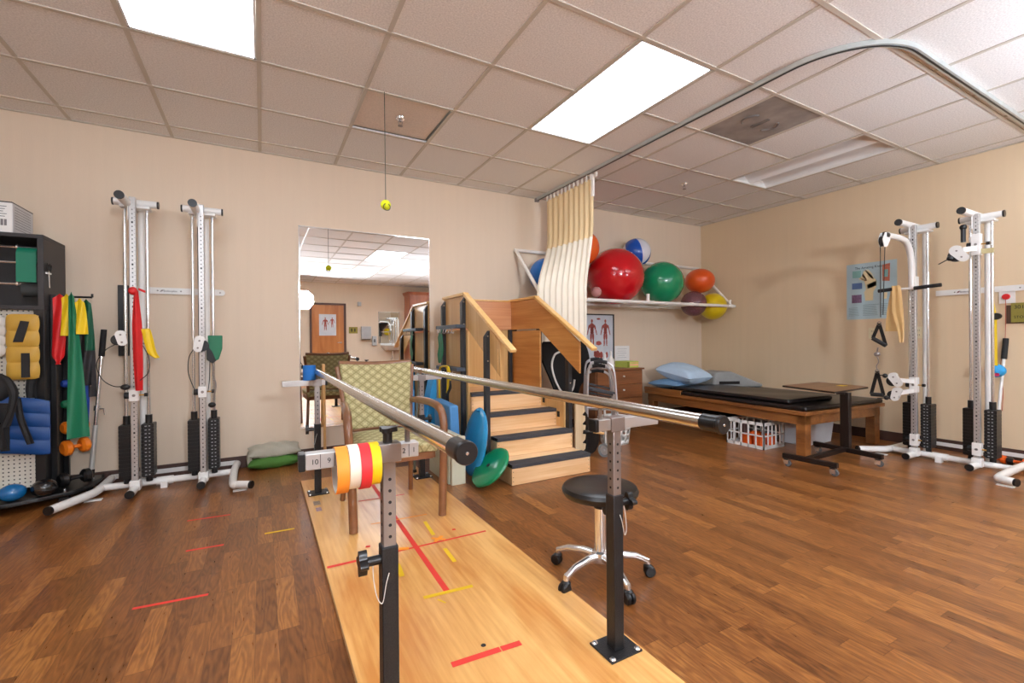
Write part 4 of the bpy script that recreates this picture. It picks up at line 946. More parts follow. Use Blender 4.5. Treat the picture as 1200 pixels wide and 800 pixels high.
# ------------------------------------------------------------------ dual column weight machines
def machine(f, wall_v, base_v, sgn, lab, dz=0):
    """f maps local (u across to the right, v out from the wall, w up) to the world; posts stand at v=0"""
    def P(name, mb, m_, par=None, **k): return put(name, mb.xf(lambda q: Vector(f(q))), m_, par or root, **k)
    root = thing('weight_machine', f((.2, 0, 0)), lab, 'weight machine')
    G_ = .40; bv = base_v
    P('base_tube', MB().tube([(-.22, bv, .045), (G_+.20, bv, .045)], .024, 16), white_m)
    P('tube_clamp', MB().tube([(.10, bv, .045), (.20, bv, .045)], .03, 12).box((.13, bv-.01, .0), (.17, bv+.05, .045)), white_m)
    if sgn > 0: le = [(-.215, wall_v+.02, .045), (-.215, bv, .045), (-.235, bv+.14, .045), (-.36, .29, .045)]; re = [(G_+.20, wall_v+.02, .045), (G_+.19, bv-.02, .045), (G_+.20, .24, .045), (G_+.23, .28, .045), (G_+.31, .33, .045)]
    else: le = [(-.20, wall_v+.02, .045), (-.20, bv, .045), (-.24, bv+.12, .045), (-.34, .20, .045)]; re = [(G_+.20, wall_v+.02, .045), (G_+.19, bv-.02, .045), (G_+.20, .30, .045), (G_+.23, .36, .045), (G_+.30, .385, .045)]
    for e_ in (le, re):
        P('end_foot', MB().tube(curve(e_, 6), .027, 16), white_m)
        d = (Vector(e_[-1])-Vector(e_[-2])).normalized()
        P('end_cap', MB().tube([Vector(e_[-1])-d*.002, Vector(e_[-1])+d*.012], .0275, 16), black_m)
        P('anchor_tab', MB().box((e_[-2][0]-.03, e_[-2][1]-.02, .0), (e_[-2][0]+.06, e_[-2][1]+.02, .006)), white_m)
    P('lower_wall_bar', MB().box((-.22, wall_v+.0, .035), (G_+.2, wall_v+.006, .07)), white_m, bevel=.002)
    rail = P('wall_rail', MB().box((-.06, wall_v+.002, 1.455), (G_+.10, wall_v+.008, 1.505)).prism([(G_+.10, wall_v+.002, 1.455)]+[(G_+.10+.025*math.sin(a), wall_v+.002, 1.48-.025*math.cos(a)) for a in [PI*i/8 for i in range(1, 8)]]+[(G_+.10, wall_v+.002, 1.505)], (0, .006, 0)), white_m)
    for uu in (.075, .225, G_+.09): P('screw', MB().lathe([(0, 0), (.006, 0), (.004, .003), (0, .003)], (uu, wall_v+.008, 1.48), (0, 1, 0), 10), zinc_m, rail)
    o = f((0.0, 0, 0)); ox = (Vector(f((1, 0, 0)))-Vector(o)).normalized()
    tp_ = f((.112, wall_v+.0088, 1.472)); text('brand_lettering', 'Endorphin', .021, tp_, ox, (0,0,1), ink_m, rail)
    P('brand_emblem', MB().prism([(.088, wall_v+.008, 1.470), (.106, wall_v+.008, 1.476), (.114, wall_v+.008, 1.490), (.098, wall_v+.008, 1.486)], (0, .001, 0)), mat('emblem_grey', (120,60,58), .5) if sgn < 0 else zinc_m, rail)
    for i in (0, 1):
        u = G_*i
        # ruled post
        po = P('post', MB().box((u-.019, -.019, .03), (u+.019, .019, 2.045+dz)), ruler_m, bevel=.003)
        hb = MB()
        for k in range(64):
            z = .14+.0296*k; big = 1.6 if k % 10 == 0 else 1
            hb.box((u-.0032*big, .0188, z-.0042*big), (u+.0032*big, .0196, z+.0042*big))
            hb.box((u+.011, .0188, z+.010), (u+.016, .0194, z+.0125))
        P('pin_hole', hb, ink_m, po)
        # foot stub with black cap
        P('foot', MB().tube([(u, bv, .045), (u, .165, .045)], .026, 16), white_m)
        P('end_cap', MB().tube([(u, .163, .045), (u, .175, .045)], .0268, 16), black_m)
        P('foot_bracket', MB().box((u-.03, -.03, .03), (u+.03, .03, .10)), white_m, bevel=.003)
        # head
        P('head_bar', MB().tube([(u-.125, -.10, 2.03+dz), (u+.125, -.10, 2.03+dz)], .026, 16), white_m)
        for s_ in (-1, 1): P('end_cap', MB().tube([(u+s_*.123, -.10, 2.03+dz), (u+s_*.134, -.10, 2.03+dz)], .0268, 16), black_m)
        P('head_tube', MB().tube([(u-.03, -.20, 2.052), (u-.03, .20, 2.052)], .027, 16), white_m)
        P('end_cap', MB().tube([(u-.03, .198, 2.052), (u-.03, .21, 2.052)], .028, 16), black_m)
        P('head_plate', MB().box((u-.085, -.15, 1.985+dz), (u+.085, -.05, 2.003+dz)).box((u-.024, -.10, 1.93), (u-.019, .03, 2.07)), white_m, bevel=.002)
        P('rear_upright', MB().tube([(u+.012, -.20, .05), (u+.012, -.20, 2.0+dz)], .022, 14), white_m)
        for s_ in (-1, 1):
            uu = u+(-.065 if s_ < 0 else .062)
            P('guide_rod', MB().tube([(uu, -.10, .48), (uu, -.10, 1.985+dz)], .0105, 14), chrome_m)
            st = MB(); st.box((uu-.030, -.15, .10), (uu+.030, -.05, .105))
            for k in range(14):
                z0 = .105+.027*k; st.box((uu-.036, -.155, z0), (uu+.036, -.045, z0+.0235)); st.box((uu-.033, -.152, z0+.0235), (uu+.033, -.048, z0+.027))
            stk = P('weight_stack', st, black_m)
            P('stack_collar', MB().tube([(uu, -.10, .482), (uu, -.10, .545)], .021, 14), black_m, stk)
            P('stack_foot', MB().tube([(uu, -.10, .06), (uu, -.10, .105)], .02, 14), black_m, stk)
            if s_ > 0:
                nb_ = MB()
                for k in range(14):
                    z0 = .105+.027*k+.009
                    nb_.box((uu-.016, -.045, z0), (uu-.004, -.0442, z0+.006)).box((uu+.006, -.045, z0), (uu+.016, -.0442, z0+.006))
                P('plate_number', nb_, mat('pale_print', (170,172,174), .5), stk)
        P('lift_cable', MB().tube([(u-.028, -.07, .5), (u-.028, -.07, 1.95)], .003, 6), black_m)
    return root, P
def pulley_block(P, c, lean, name='pulley_block', sc=1.0, flip=1):
    """two white side plates with a black wheel between; c = centre in local coords"""
    cu, cv, cw = c; out = []
    prof = []
    for a, r, dz in [(i*2*PI/24, .030 if math.sin(i*2*PI/24) > 0 else .024, 0) for i in range(24)]:
        z = r*math.sin(a)+(.026 if math.sin(a) >= 0 else -.026); prof.append((r*math.cos(a), z))
    c_, s_ = math.cos(lean), math.sin(lean)
    pts = [(cu+(x*c_-z*s_)*sc, z*c_*sc+x*s_*sc+cw) for x, z in prof]
    w = P(name, MB().prism([(x, cv+.012, z) for x, z in pts], (0, .003, 0)).prism([(x, cv-.015, z) for x, z in pts], (0, .003, 0)), white_m)
    P('pulley_wheel', MB().tube([(cu-.022*flip, cv-.011, cw-.01), (cu-.022*flip, cv+.011, cw-.01)], .036*sc, 20), black_m, w)
    P('axle', MB().lathe([(0, 0), (.007, 0), (.006, .004), (0, .004)], (cu-.026*s_, cv+.015, cw+.026), (0, 1, 0), 10), zinc_m, w)
    P('axle', MB().lathe([(0, 0), (.007, 0), (.006, .004), (0, .004)], (cu+.026*s_, cv+.015, cw-.026), (0, 1, 0), 10), zinc_m, w)
    return w
def collar(P, u, w, h=.08, kn=True):
    c = P('collar', MB().box((u-.027, -.026, w-h/2), (u+.027, .026, w+h/2)), white_m, bevel=.003)
    P('collar_bolt', MB().lathe([(0, 0), (.010, 0), (.008, .004), (0, .004)], (u, .026, w), (0, 1, 0), 12), zinc_m, c)
    if kn:
        P('knob_stem', MB().tube([(u+.027, 0, w), (u+.06, 0, w)], .006), mat('brass', (190,150,80), .35, metal=.8), c)
        P('knob', MB().tube([(u+.055, 0, w), (u+.075, 0, w)], .013), black_m, c)
        P('knob', MB().tube([(u-.027, 0, w), (u-.055, 0, w)], .024, 14), black_m, c)
    return c
# left machine
fL = lambda q: (-.79+q[0], 4.10-q[1], q[2])
mL, PL = machine(fL, -.395, -.12, 1, 'white dual weight-pulley machine on the back wall, left of the mirror', .05)
collar(PL, 0, .70); collar(PL, .40, .70)
pulley_block(PL, (-.055, .06, 1.10), .15); pulley_block(PL, (.385, .06, 1.055), -.2, sc=1.15, flip=-1)
pulley_block(PL, (.06, .0, 1.09), -.1, sc=.8)
PL('cable', MB().tube(curve([(-.07, .07, 1.07), (-.14, .07, 1.02), (-.185, .07, .93), (-.16, .07, .83), (-.10, .07, .775), (-.04, .07, .77)]), .003, 6).tube(curve([(.035, .05, .80), (.085, .04, .86), (.09, .04, .96), (.055, .03, 1.05)]), .003, 6).tube(curve([(.36, .07, 1.03), (.325, .06, .96), (.32, .06, .85), (.35, .06, .74), (.365, .05, .71)]), .003, 6).tube(curve([(.45, .03, .95), (.445, .02, .80), (.435, .02, .70)]), .003, 6), black_m)
PL('cable_stop', MB().ball((-.035, .07, .765), .022, 16, (1.3, 1, .9)).ball((.46, .03, .60), .021, 16, (1.2, 1, 1)), black_m)
PL('clip', MB().tube(curve([(.455, .03, .95), (.47, .03, .88), (.468, .03, .82), (.485, .03, .75), (.47, .03, .64)]), .005, 8), zinc_m)
PL('wall_pad', MB().box((-.165, -.385, .97), (-.10, -.365, 1.51)), black_m, bevel=.003)
# its bands
solo('exercise_band', MB().ball((-.785, 4.055, 1.432), .026, 20, (1, .8, 1.1)).sheet(lambda u, v: (-.768+.012*u+(v-.5)*(.022+.032*min(1, u*3))*(1-.25*max(0, u-.7)/.3), 4.052+.008*math.cos(7*v), 1.435-.70*u), 24, 8, .003).sheet(lambda u, v: (-.755+.04*u, 4.05+.01*v, 1.44-.02*u+.015*v), 4, 4, .003), red_m, 'long red exercise band knotted to the left machine post', 'exercise band')
strap('exercise_band', 'short yellow band tied beside the red one on the left machine', 'exercise band', yel_m, [(-.735, 4.06, 1.165), (-.715, 4.05, 1.16), (-.70, 4.05, 1.09), (-.68, 4.05, 1.0), (-.65, 4.05, .96)], [.02, .05, .055, .05, .03], (1, 0, .15))
t = thing('handle_sleeve', (-.33, 4.08, .9), 'green fabric sleeve hanging at the right post of the left machine', 'exercise band')
put('sleeve', MB().poly([(-.352,4.06,1.12),(-.26,4.06,1.12),(-.262,4.06,1.02),(-.285,4.06,.94),(-.325,4.06,.92),(-.35,4.06,.97),(-.352,4.09,1.12),(-.26,4.09,1.12),(-.262,4.09,1.02),(-.285,4.09,.94),(-.325,4.09,.92),(-.35,4.09,.97)],[(0,1,2,3,4,5),(11,10,9,8,7,6),(0,6,7,1),(1,7,8,2),(2,8,9,3),(3,9,10,4),(4,10,11,5),(5,11,6,0)]), grn_m, t, bevel=.006)
put('cuff', MB().poly([(-.36,4.055,1.05),(-.325,4.055,1.0),(-.30,4.055,.93),(-.325,4.055,.91),(-.36,4.055,.94),(-.36,4.095,1.05),(-.325,4.095,1.0),(-.30,4.095,.93),(-.325,4.095,.91),(-.36,4.095,.94)],[(0,1,2,3,4),(9,8,7,6,5),(0,5,6,1),(1,6,7,2),(2,7,8,3),(3,8,9,4),(4,9,5,0)]), black_m, t, bevel=.004)

# right machine
fR = lambda q: (5.0-q[1], 1.79-q[0], q[2])
mR, PR = machine(fR, -.64, -.07, -1, 'white dual weight-pulley machine on the right wall with a curved boom')
collar(PR, 0, .65, .13); collar(PR, 0, .17, .10); collar(PR, .40, .17, .10)
collar(PR, 0, 1.54, .11, False); collar(PR, .40, 1.80, .17)
pulley_block(PR, (-.04, .24, .70), .5, sc=1.2); pulley_block(PR, (-.045, .22, .575), -.3, sc=1.15); pulley_block(PR, (.35, .17, 1.72), .6, sc=1.35)
PR('swing_bracket', MB().bar((.40, .02, 1.77), (.36, .16, 1.75), .02, .04), white_m)
PR('swing_bracket', MB().bar((0, .02, .68), (-.03, .22, .70), .02, .035), white_m)
PR('swing_bracket', MB().bar((0, .02, .60), (-.03, .20, .59), .02, .035), white_m)
for a_, b_ in (((-.10, .28, .735), (-.16, .32, .745)), ((-.095, .27, .545), (-.15, .3, .535)), ((.30, .20, 1.69), (.24, .23, 1.65))): PR('cable_stop', MB().ball(a_, .02, 14).tube([a_, b_], .004), black_m)
PR('boom', MB().tube(curve([(0, .035, 1.50), (0, .04, 1.66), (.0, .07, 1.80), (.0, .15, 1.885), (.0, .28, 1.905), (0, .50, 1.905)]), .024, 14), white_m)
PR('boom_cap', MB().tube([(0, .49, 1.905), (0, .53, 1.905)], .026, 12), black_m)
bp_ = PR('boom_pulley', MB().prism([(0.014, .48, 1.93), (.014, .56, 1.92), (.014, .60, 1.86), (.014, .57, 1.80), (.014, .52, 1.81), (.014, .47, 1.87)], (.003, 0, 0)).prism([(-.017, .48, 1.93), (-.017, .56, 1.92), (-.017, .60, 1.86), (-.017, .57, 1.80), (-.017, .52, 1.81), (-.017, .47, 1.87)], (.003, 0, 0)), white_m)
PR('pulley_wheel', MB().tube([(-.012, .56, 1.85), (.012, .56, 1.85)], .042, 20), black_m, bp_)
PR('cable', MB().tube([(-.0, .60, 1.85), (.0, .60, 1.23)], .003, 6).tube([(-.0, .52, 1.85), (.0, .56, 1.25)], .003, 6), black_m)
PR('handle_bar', MB().tube([(-.12, .05, 1.49), (.13, .05, 1.49)], .011, 10), white_m)
for a, c in ((-.24, -.09), (.02, .20)): PR('grip', MB().tube([(a, .05, 1.49), (c, .05, 1.50)], .016, 10), blackrub_m)
PR('strap_band', MB().box((.43, .0, 1.72), (.50, .012, 1.76)), mat('khaki_band', (190,176,130), .7), label='khaki band')
PR('hanging_clip', MB().tube([(.33, .03, 1.97), (.33, .03, 1.83)], .016, 10).ball((.33, .03, 1.95), .024, 14), black_m)
strap('exercise_band', 'tan exercise band draped over the right machine handlebar', 'exercise band', tan_m, [(4.95, 1.93, 1.12), (4.945, 1.92, 1.30), (4.945, 1.91, 1.45), (4.945, 1.905, 1.515), (4.925, 1.885, 1.50), (4.92, 1.875, 1.30), (4.92, 1.855, 1.15), (4.92, 1.85, 1.02)], [.10, .09, .06, .05, .06, .08, .05, .03], (0, 1, 0))
def stirrup(c, h, w, name, lab, tilt=0):
    t = thing(name, c, lab, 'handle')
    cx, cy, cz = c; web = MB()
    a = Vector((cx, cy, cz+h)); l_ = Vector((cx, cy+w/2, cz+tilt)); r_ = Vector((cx, cy-w/2, cz-tilt))
    web.bar(a, l_, .004, .024, (0,1,0)); web.bar(a, r_, .004, .024, (0,1,0))
    put('webbing', web, black_m, t); put('grip', MB().tube([l_, r_], .016, 12), blackrub_m, t)
    put('ring', MB().tube(arc(a, .014, 0, 2*PI, 14, (0,1,0), (0,0,1)), .003, 6), zinc_m, t)
    return t
stirrup((4.40, 1.80, 1.03), .15, .09, 'pulley_handle', 'black stirrup handle hanging from the boom cable, upper of two', .03)
solo('snap_hook', MB().ball((4.40, 1.815, .93), .022, 14, (1,1,.9)).tube([(4.40, 1.815, .95), (4.40, 1.81, .985)], .006).tube(curve([(4.40, 1.815, .91), (4.40, 1.805, .87), (4.40, 1.82, .83), (4.40, 1.81, .79)]), .004, 6), zinc_m, 'metal snap hook between the two hanging handles', 'hook')
stirrup((4.40, 1.815, .60), .19, .085, 'pulley_handle', 'black stirrup handle hanging lowest below the snap hook')

# ------------------------------------------------------------------ right wall pieces
t = thing('knee_poster', (XR, 2.38, 1.26), 'pale blue knee anatomy poster on the right wall behind the boom', 'poster')
put('print', MB().box((XR-.002, 2.157, 1.262), (XR, 2.610, 1.86)), mat('poster_blue', (182,206,214), .5, var=.1, vscale=3), t)
def wr(y, z): return (XR-.0025, y, z)
text('title', 'The Amazing Knee', .036, (XR-.0026, 2.53, 1.80), (0,-1,0), (0,0,1), ink_m, t, squash=.9)
def blob(name, pts, m_, th=.0008): put(name, MB().prism([wr(y, z) for y, z in pts], (-th, 0, 0)), m_, t)
pk = lambda x, y: (2.61-(x-70)/590*.453, 1.855-(y-70)/680*.595)
bone = mat('poster_bone', (232,214,170), .6, var=.1); musc = mat('poster_red', (190,106,80), .6, var=.2, vscale=80); pur = mat('poster_purple', (120,92,120), .6, var=.3, vscale=60); blp = mat('poster_panel_blue', (90,120,170), .6); teal = mat('poster_teal', (130,180,176), .6)
blob('printed_panel', [pk(*p) for p in ((145,150),(250,150),(250,235),(145,235))], teal)
blob('printed_panel', [pk(*p) for p in ((138,300),(262,300),(262,375),(138,375))], blp)
blob('printed_panel', [pk(*p) for p in ((135,445),(255,445),(255,545),(135,545))], pur)
blob('printed_knee', [pk(*p) for p in ((220,250),(290,290),(310,380),(285,420),(300,525),(390,525),(395,420),(430,360),(430,290),(400,250),(380,200),(340,150),(280,160),(260,220))], bone)
for pp in (((230,235),(320,275),(315,285),(260,265)), ((270,185),(320,265),(310,272),(262,220)), ((300,140),(390,240),(395,270),(365,250),(320,190)), ((320,330),(430,290),(435,350),(330,380))): blob('printed_muscle', [pk(*p) for p in pp], musc if pp[0][0] != 320 else teal)
blob('printed_panel', [pk(*p) for p in ((500,110),(585,100),(580,310),(500,300))], musc); blob('printed_panel', [pk(*p) for p in ((520,170),(565,170),(560,260),(522,255))], teal, .0012)
blob('printed_panel', [pk(*p) for p in ((515,440),(555,440),(545,515),(510,515))], bone)
tl = MB()
for i in range(9):
    for a, c in ((95, 240), (270, 460), (480, 600)):
        y0_, z0_ = pk(a, 575+16*i); y1_, _ = pk(c-(i*37) % 40, 575)
        if (a, i) in ((95, 0), (95, 1)): continue
        tl.box((XR-.0028, y1_, z0_), (XR-.002, y0_, z0_+.003))
put('printed_lines', tl, mat('poster_ink', (96,126,136), .7), t)
# outlets
def outlet(y, z, lab):
    t = thing('wall_outlet', (XR, y, z), lab, 'outlet')
    put('plate', MB().box((XR-.006, y-.036, z-.057), (XR, y+.036, z+.057)), mat('ivory_plastic', (226,214,180), .4), t, bevel=.002)
    for dz in (-.022, .022):
        put('socket', MB().box((XR-.008, y-.016, z+dz-.015), (XR-.005, y+.016, z+dz+.015)), mat('ivory_plastic', (226,214,180), .4), t, bevel=.002)
        put('slot', MB().box((XR-.0086, y-.008, z+dz-.005), (XR-.008, y-.005, z+dz+.007)).box((XR-.0086, y+.005, z+dz-.005), (XR-.008, y+.008, z+dz+.007)), ink_m, t)
outlet(2.37, 1.11, 'ivory wall outlet below the knee poster'); outlet(1.985, 1.11, 'ivory wall outlet half hidden by the boom machine post')
t = thing('emergency_switch', (XR, 1.37, 1.42), 'white wall plate with red emergency pull beside the right machine', 'switch')
put('plate', MB().box((XR-.008, 1.33, 1.352), (XR, 1.43, 1.49)), white_m, t, bevel=.002)
put('red_button', MB().lathe([(0, 0), (.026, 0), (.024, .012), (0, .014)], (XR-.008, 1.385, 1.41), (-1,0,0)), mat('red_plastic', (206,30,36), .3), t)
put('pull_cord', MB().tube(curve([(XR-.02, 1.385, 1.39), (XR-.015, 1.388, 1.1), (XR-.012, 1.40, .95), (XR-.012, 1.42, .8), (XR-.012, 1.405, .62), (XR-.012, 1.41, .42)]), .002, 6), mat('red_cord', (176,60,50), .7), t)
t = thing('room_sign', (XR, 1.28, 1.18), 'olive gold room sign reading 301 STORAGE on the right wall', 'sign')
put('backing', MB().box((XR-.006, 1.13, 1.178), (XR, 1.385, 1.335)), mat('sign_brown', (84,58,44), .5), t)
put('face', MB().box((XR-.012, 1.10, 1.187), (XR-.006, 1.355, 1.352)), mat('sign_gold', (150,140,66), .4, metal=.3), t)
text('number', '301', .042, (XR-.0124, 1.338, 1.303), (0,-1,0), (0,0,1), ink_m, t)
text('lettering', 'STORAGE', .030, (XR-.0124, 1.338, 1.222), (0,-1,0), (0,0,1), ink_m, t)
# things hanging beside and behind the right machine
t = thing('reach_pole', (5.5, 1.36, 0), 'thin white pole with black grip leaning on the wall beside the right machine', 'pole')
a_ = Vector((5.47, 1.42, .02)); c_ = Vector((5.62, 1.385, 1.0))
put('pole', MB().tube([a_, a_+(c_-a_)*.90], .011, 10), white_m, t); put('grip', MB().tube([a_+(c_-a_)*.87, c_+(c_-a_)*.05], .019, 12), blackrub_m, t)
t = thing('hanging_ball', (5.52, 1.42, .80), 'blue foam ball on a yellow strap behind the right machine', 'ball')
put('ball', MB().ball((5.50, 1.415, .775), .06, 24, (1, 1.1, .95)), mat('blue_foam_ball', (40,150,210), .6), t)
put('hole', MB().lathe([(0, 0), (.016, 0), (.016, .003), (0, .003)], (5.455, 1.395, .745), (-.8, -.2, -.35)), mat('pink_hole', (200,50,100), .6), t)
put('strap', MB().bar((5.60, 1.46, 1.40), (5.52, 1.42, 1.20), .004, .022, (0,1,0)).bar((5.52, 1.42, 1.20), (5.46, 1.40, .76), .004, .018, (0,1,0)), yel_m, t)
put('buckle', MB().lathe([(0, -.012), (.026, -.012), (.03, 0), (.026, .012), (0, .012)], (5.52, 1.42, 1.24), (-1, 0, 0), 20, 1, 1.4), black_m, t)
for i, (x, y) in enumerate(((5.45, 1.40), (5.44, 1.27))):
    t = thing('dumbbell', (x, y, 0), ['orange hand weight on the floor behind the right machine, left one', 'orange and black hand weight on the floor behind the right machine, right one'][i], 'dumbbell', 'orange hand weights at the right wall')
    for s_ in (-1, 1): put('head', MB().lathe([(0, -.02), (.026, -.02), (.034, -.012), (.034, .012), (.026, .02), (0, .02)], (x, y+s_*.045, .034), (0, 1, 0), 8), org if (i == 0 or s_ < 0) else black_m, t)
    put('handle', MB().tube([(x, y-.04, .034), (x, y+.04, .034)], .012), org, t)

# ------------------------------------------------------------------ left storage rack
RX0, RX1, RY0, RY1 = -1.95, -1.245, 4.08, 4.46
t = thing('equipment_rack', (-1.6, 4.27, 0), 'tall black therapy rack with pegboard at the left edge', 'rack')
cb_m = mat('charcoal_cabinet', (48,46,48), .5, var=.08)
rb = MB().box((RX0, RY0, 1.755), (RX1, RY1, 1.78)).box((RX0, RY0, 1.29), (RX1, RY1, 1.315)).box((RX0, RY0, 1.315), (RX0+.02, RY1, 1.755)).box((RX1-.03, RY0, 1.315), (RX1, RY1, 1.755)).box((RX0, RY1-.01, 1.315), (RX1, RY1, 1.755))
put('upper_cabinet', rb, cb_m, t, bevel=.002)
put('frame_post', MB().box((RX1-.05, RY0, .08), (RX1, RY0+.04, 1.29)).box((RX1-.012, RY0+.04, .08), (RX1, RY1-.02, 1.29)), black_m, t, bevel=.002)
put('frame_post', MB().box((RX0, RY0, .08), (RX0+.04, RY0+.04, 1.29)), black_m, t, bevel=.002)
put('side_channel', MB().box((RX1, RY0+.09, .08), (RX1+.03, RY0+.12, 1.40)), black_m, t, bevel=.003)
put('side_channel', MB().box((RX1, RY1-.08, .08), (RX1+.03, RY1-.05, 1.40)), black_m, t, bevel=.003)
pegm = bpy.data.materials.new('pegboard'); pegm.use_nodes = True; n = pegm.node_tree.nodes; l = pegm.node_tree.links
b = n['Principled BSDF']; tc = n.new('ShaderNodeTexCoord'); sp = n.new('ShaderNodeSeparateXYZ'); l.new(tc.outputs['Object'], sp.inputs[0])
pa = mth('SUBTRACT', mth('FRACT', mth('DIVIDE', sp.outputs[0], .0254)), .5); pb = mth('SUBTRACT', mth('FRACT', mth('DIVIDE', sp.outputs[2], .0254)), .5)
rr = mth('LESS_THAN', mth('ADD', mth('MULTIPLY', pa, pa), mth('MULTIPLY', pb, pb)), .03)
mm = n.new('ShaderNodeMix'); mm.data_type = 'RGBA'; l.new(rr, mm.inputs[0]); mm.inputs[6].default_value = lin((226,220,206)); mm.inputs[7].default_value = lin((60,56,52)); l.new(mm.outputs[2], b.inputs['Base Color'])
put('pegboard', MB().box((RX0+.04, RY0+.05, .13), (RX1-.05, RY0+.058, 1.29)), pegm, t, smooth=False)
bs_ = [(RX0, 3.93), (-1.36, 3.93), (-1.10, 4.06), (-1.04, 4.20), (-1.04, 4.46), (RX0, 4.46)]
put('base_tray', MB().prism([(x, y, .06) for x, y in bs_], (0, 0, .03)), black_m, t, bevel=.008)
for x, y in ((-1.75, 4.02), (-1.16, 4.10), (-1.12, 4.40)): put('caster', MB().lathe([(0, -.015), (.028, -.015), (.03, 0), (.028, .015), (0, .015)], (x, y, .03), (0, 1, 0), 16).tube([(x, y, .045), (x, y, .062)], .012), blackrub_m, t)
put('tray_bolt', MB().lathe([(0, 0), (.007, 0), (.007, .014), (0, .016)], (-1.155, 4.08, .09)).lathe([(0, 0), (.007, 0), (.007, .014), (0, .016)], (-1.07, 4.32, .09)), chrome_m, t)
for z in (1.70, 1.60, 1.46):
    put('dispenser_rod', MB().tube([(RX0+.02, 4.16, z), (RX1-.03, 4.16, z)], .008, 8).tube([(-1.395, 4.16, z), (-1.385, 4.16, z)], .022, 12), chrome_m, t)
put('side_peg', MB().tube([(RX1+.0, 4.28, 1.395), (RX1+.19, 4.28, 1.395)], .007, 8).tube([(RX1+.19, 4.28, 1.395), (RX1+.19, 4.28, 1.42)], .007, 8), black_m, t)
solo('band_roll', MB().tube([(-1.385, 4.16, 1.655), (-1.29, 4.16, 1.655)], .045, 24).box((-1.385, 4.112, 1.47), (-1.29, 4.116, 1.66)), mat('green_band_roll', (10,120,92), .5), 'green band roll hanging in the black rack upper cabinet', 'band roll')
solo('band_roll', MB().tube([(-1.375, 4.19, 1.43), (-1.275, 4.19, 1.43)], .05, 24).tube([(-1.380, 4.19, 1.43), (-1.275, 4.19, 1.43)], .02, 16), mat('dark_grey_roll', (60,62,62), .7), 'dark grey band roll low in the rack upper cabinet', 'band roll')
t = thing('scissors', (-1.23, 4.13, 1.5), 'black-handled scissors hanging on the rack side', 'scissors')
for dx in (-.012, .028): put('handle_loop', MB().tube([(-1.24, 4.12+.7*(dx), 1.555)]+[tuple(Vector((-1.235, 4.13+dx+.018*math.sin(a), 1.575+.024*math.cos(a)))) for a in [PI+2*PI*i/12 for i in range(13)]], .0045, 6), black_m, t)
put('blade', MB().bar((-1.236, 4.135, 1.55), (-1.236, 4.14, 1.44), .003, .012, (0,1,0)), chrome_m, t)
put('hook', MB().box((-1.244, 4.105, 1.53), (-1.232, 4.165, 1.54)), white_m, t)
# box on top
t = thing('carton', (-1.45, 4.22, 1.78), 'white printed carton on top of the black rack', 'box')
put('carton_body', MB().box((-1.85, 4.10, 1.78), (-1.395, 4.40, 1.975)), paper_m, t, bevel=.002)
put('carton_side', MB().box((-1.395, 4.105, 1.782), (-1.393, 4.395, 1.972)), mat('grey_print_card', (206,206,208), .7), t)
tl = MB()
for i in range(5): tl.box((-1.58+.01*(i % 2), 4.0985, 1.945-.016*i), (-1.42-.008*(i % 3), 4.1, 1.949-.016*i))
for i in range(9): tl.box((-1.56+.016*i, 4.0985, 1.825), (-1.548+.016*i, 4.1, 1.865))
for i in range(9): tl.prism([(-1.3928, 4.13, 1.95-.017*i), (-1.3928, 4.36, 1.95-.017*i), (-1.3928, 4.36, 1.953-.017*i), (-1.3928, 4.13, 1.953-.017*i)], (.0006, 0, 0))
put('printed_lines', tl, mat('grey_ink', (120,120,124), .7), t)
put('lid_edge', MB().box((-1.85, 4.098, 1.972), (-1.394, 4.402, 1.979)), mat('dark_card_edge', (60,60,62), .7), t)
# cuff weights on the pegboard
def cuff(name, x0, x1, z0, z1, m_, lab, rows=5, y=4.07, strapx=True, skew=0):
    t = thing(name, ((x0+x1)/2, y, z0), lab, 'ankle weight', 'cuff weights on the pegboard')
    def fn(u, v):
        x = x0+(x1-x0)*u; z = z0+(z1-z0)*v+skew*(u-.5); return (x, y-.025-.016*abs(math.sin(PI*rows*v))**.6*(1-abs(2*u-1)**6), z)
    put('cuff_body', MB().sheet(fn, 16, 50, .025), m_, t)
    if strapx:
        xm = x0+(x1-x0)*.55
        put('strap', MB().poly([(xm-.045,y-.06,z1-.17),(xm+.0,y-.06,z1-.17),(xm+.03,y-.06,z1-.04),(xm-.01,y-.06,z1-.035),(xm-.045,y-.052,z1-.17),(xm+.0,y-.052,z1-.17),(xm+.03,y-.052,z1-.04),(xm-.01,y-.052,z1-.035)],[(0,1,2,3),(7,6,5,4),(0,4,5,1),(1,5,6,2),(2,6,7,3),(3,7,4,0)]), blackrub_m, t)
        put('strap', MB().box((xm-.01, y-.056, z0+.005), (xm+.03, y-.05, z0+.16)), blackrub_m, t)
    put('grommet', MB().ring(((x0+x1)/2, y-.045, z1-.018), .009, .004, .004, (0, 1, 0), 16), mat('brass', (190,150,80), .35, metal=.8), t)
    return t
cuff('ankle_weight', -1.40, -1.262, .85, 1.25, mat('mustard_vinyl', (196,154,60), .5), 'mustard yellow cuff weight with black straps on the pegboard', 4)
cuff('ankle_weight', -1.52, -1.42, 1.0, 1.24, mat('pale_grey_vinyl', (206,202,194), .6), 'pale grey cuff weight at the left edge of the pegboard', 4, strapx=False)
cuff('ankle_weight', -1.66, -1.20, .40, .74, mat('royal_blue_vinyl', (14,66,128), .45), 'large royal blue cuff weight with black straps on the pegboard', 4, y=4.035, skew=-.08)
for xa, xb in ((-1.47, -1.43), (-1.37, -1.33)):
    pass
solo('ankle_weight', MB().ball((-1.47, 3.99, .80), .10, 20, (1.1, .5, 1.0)), blackrub_m, 'bulky black weight pouch above the royal blue cuff weight', 'ankle weight')
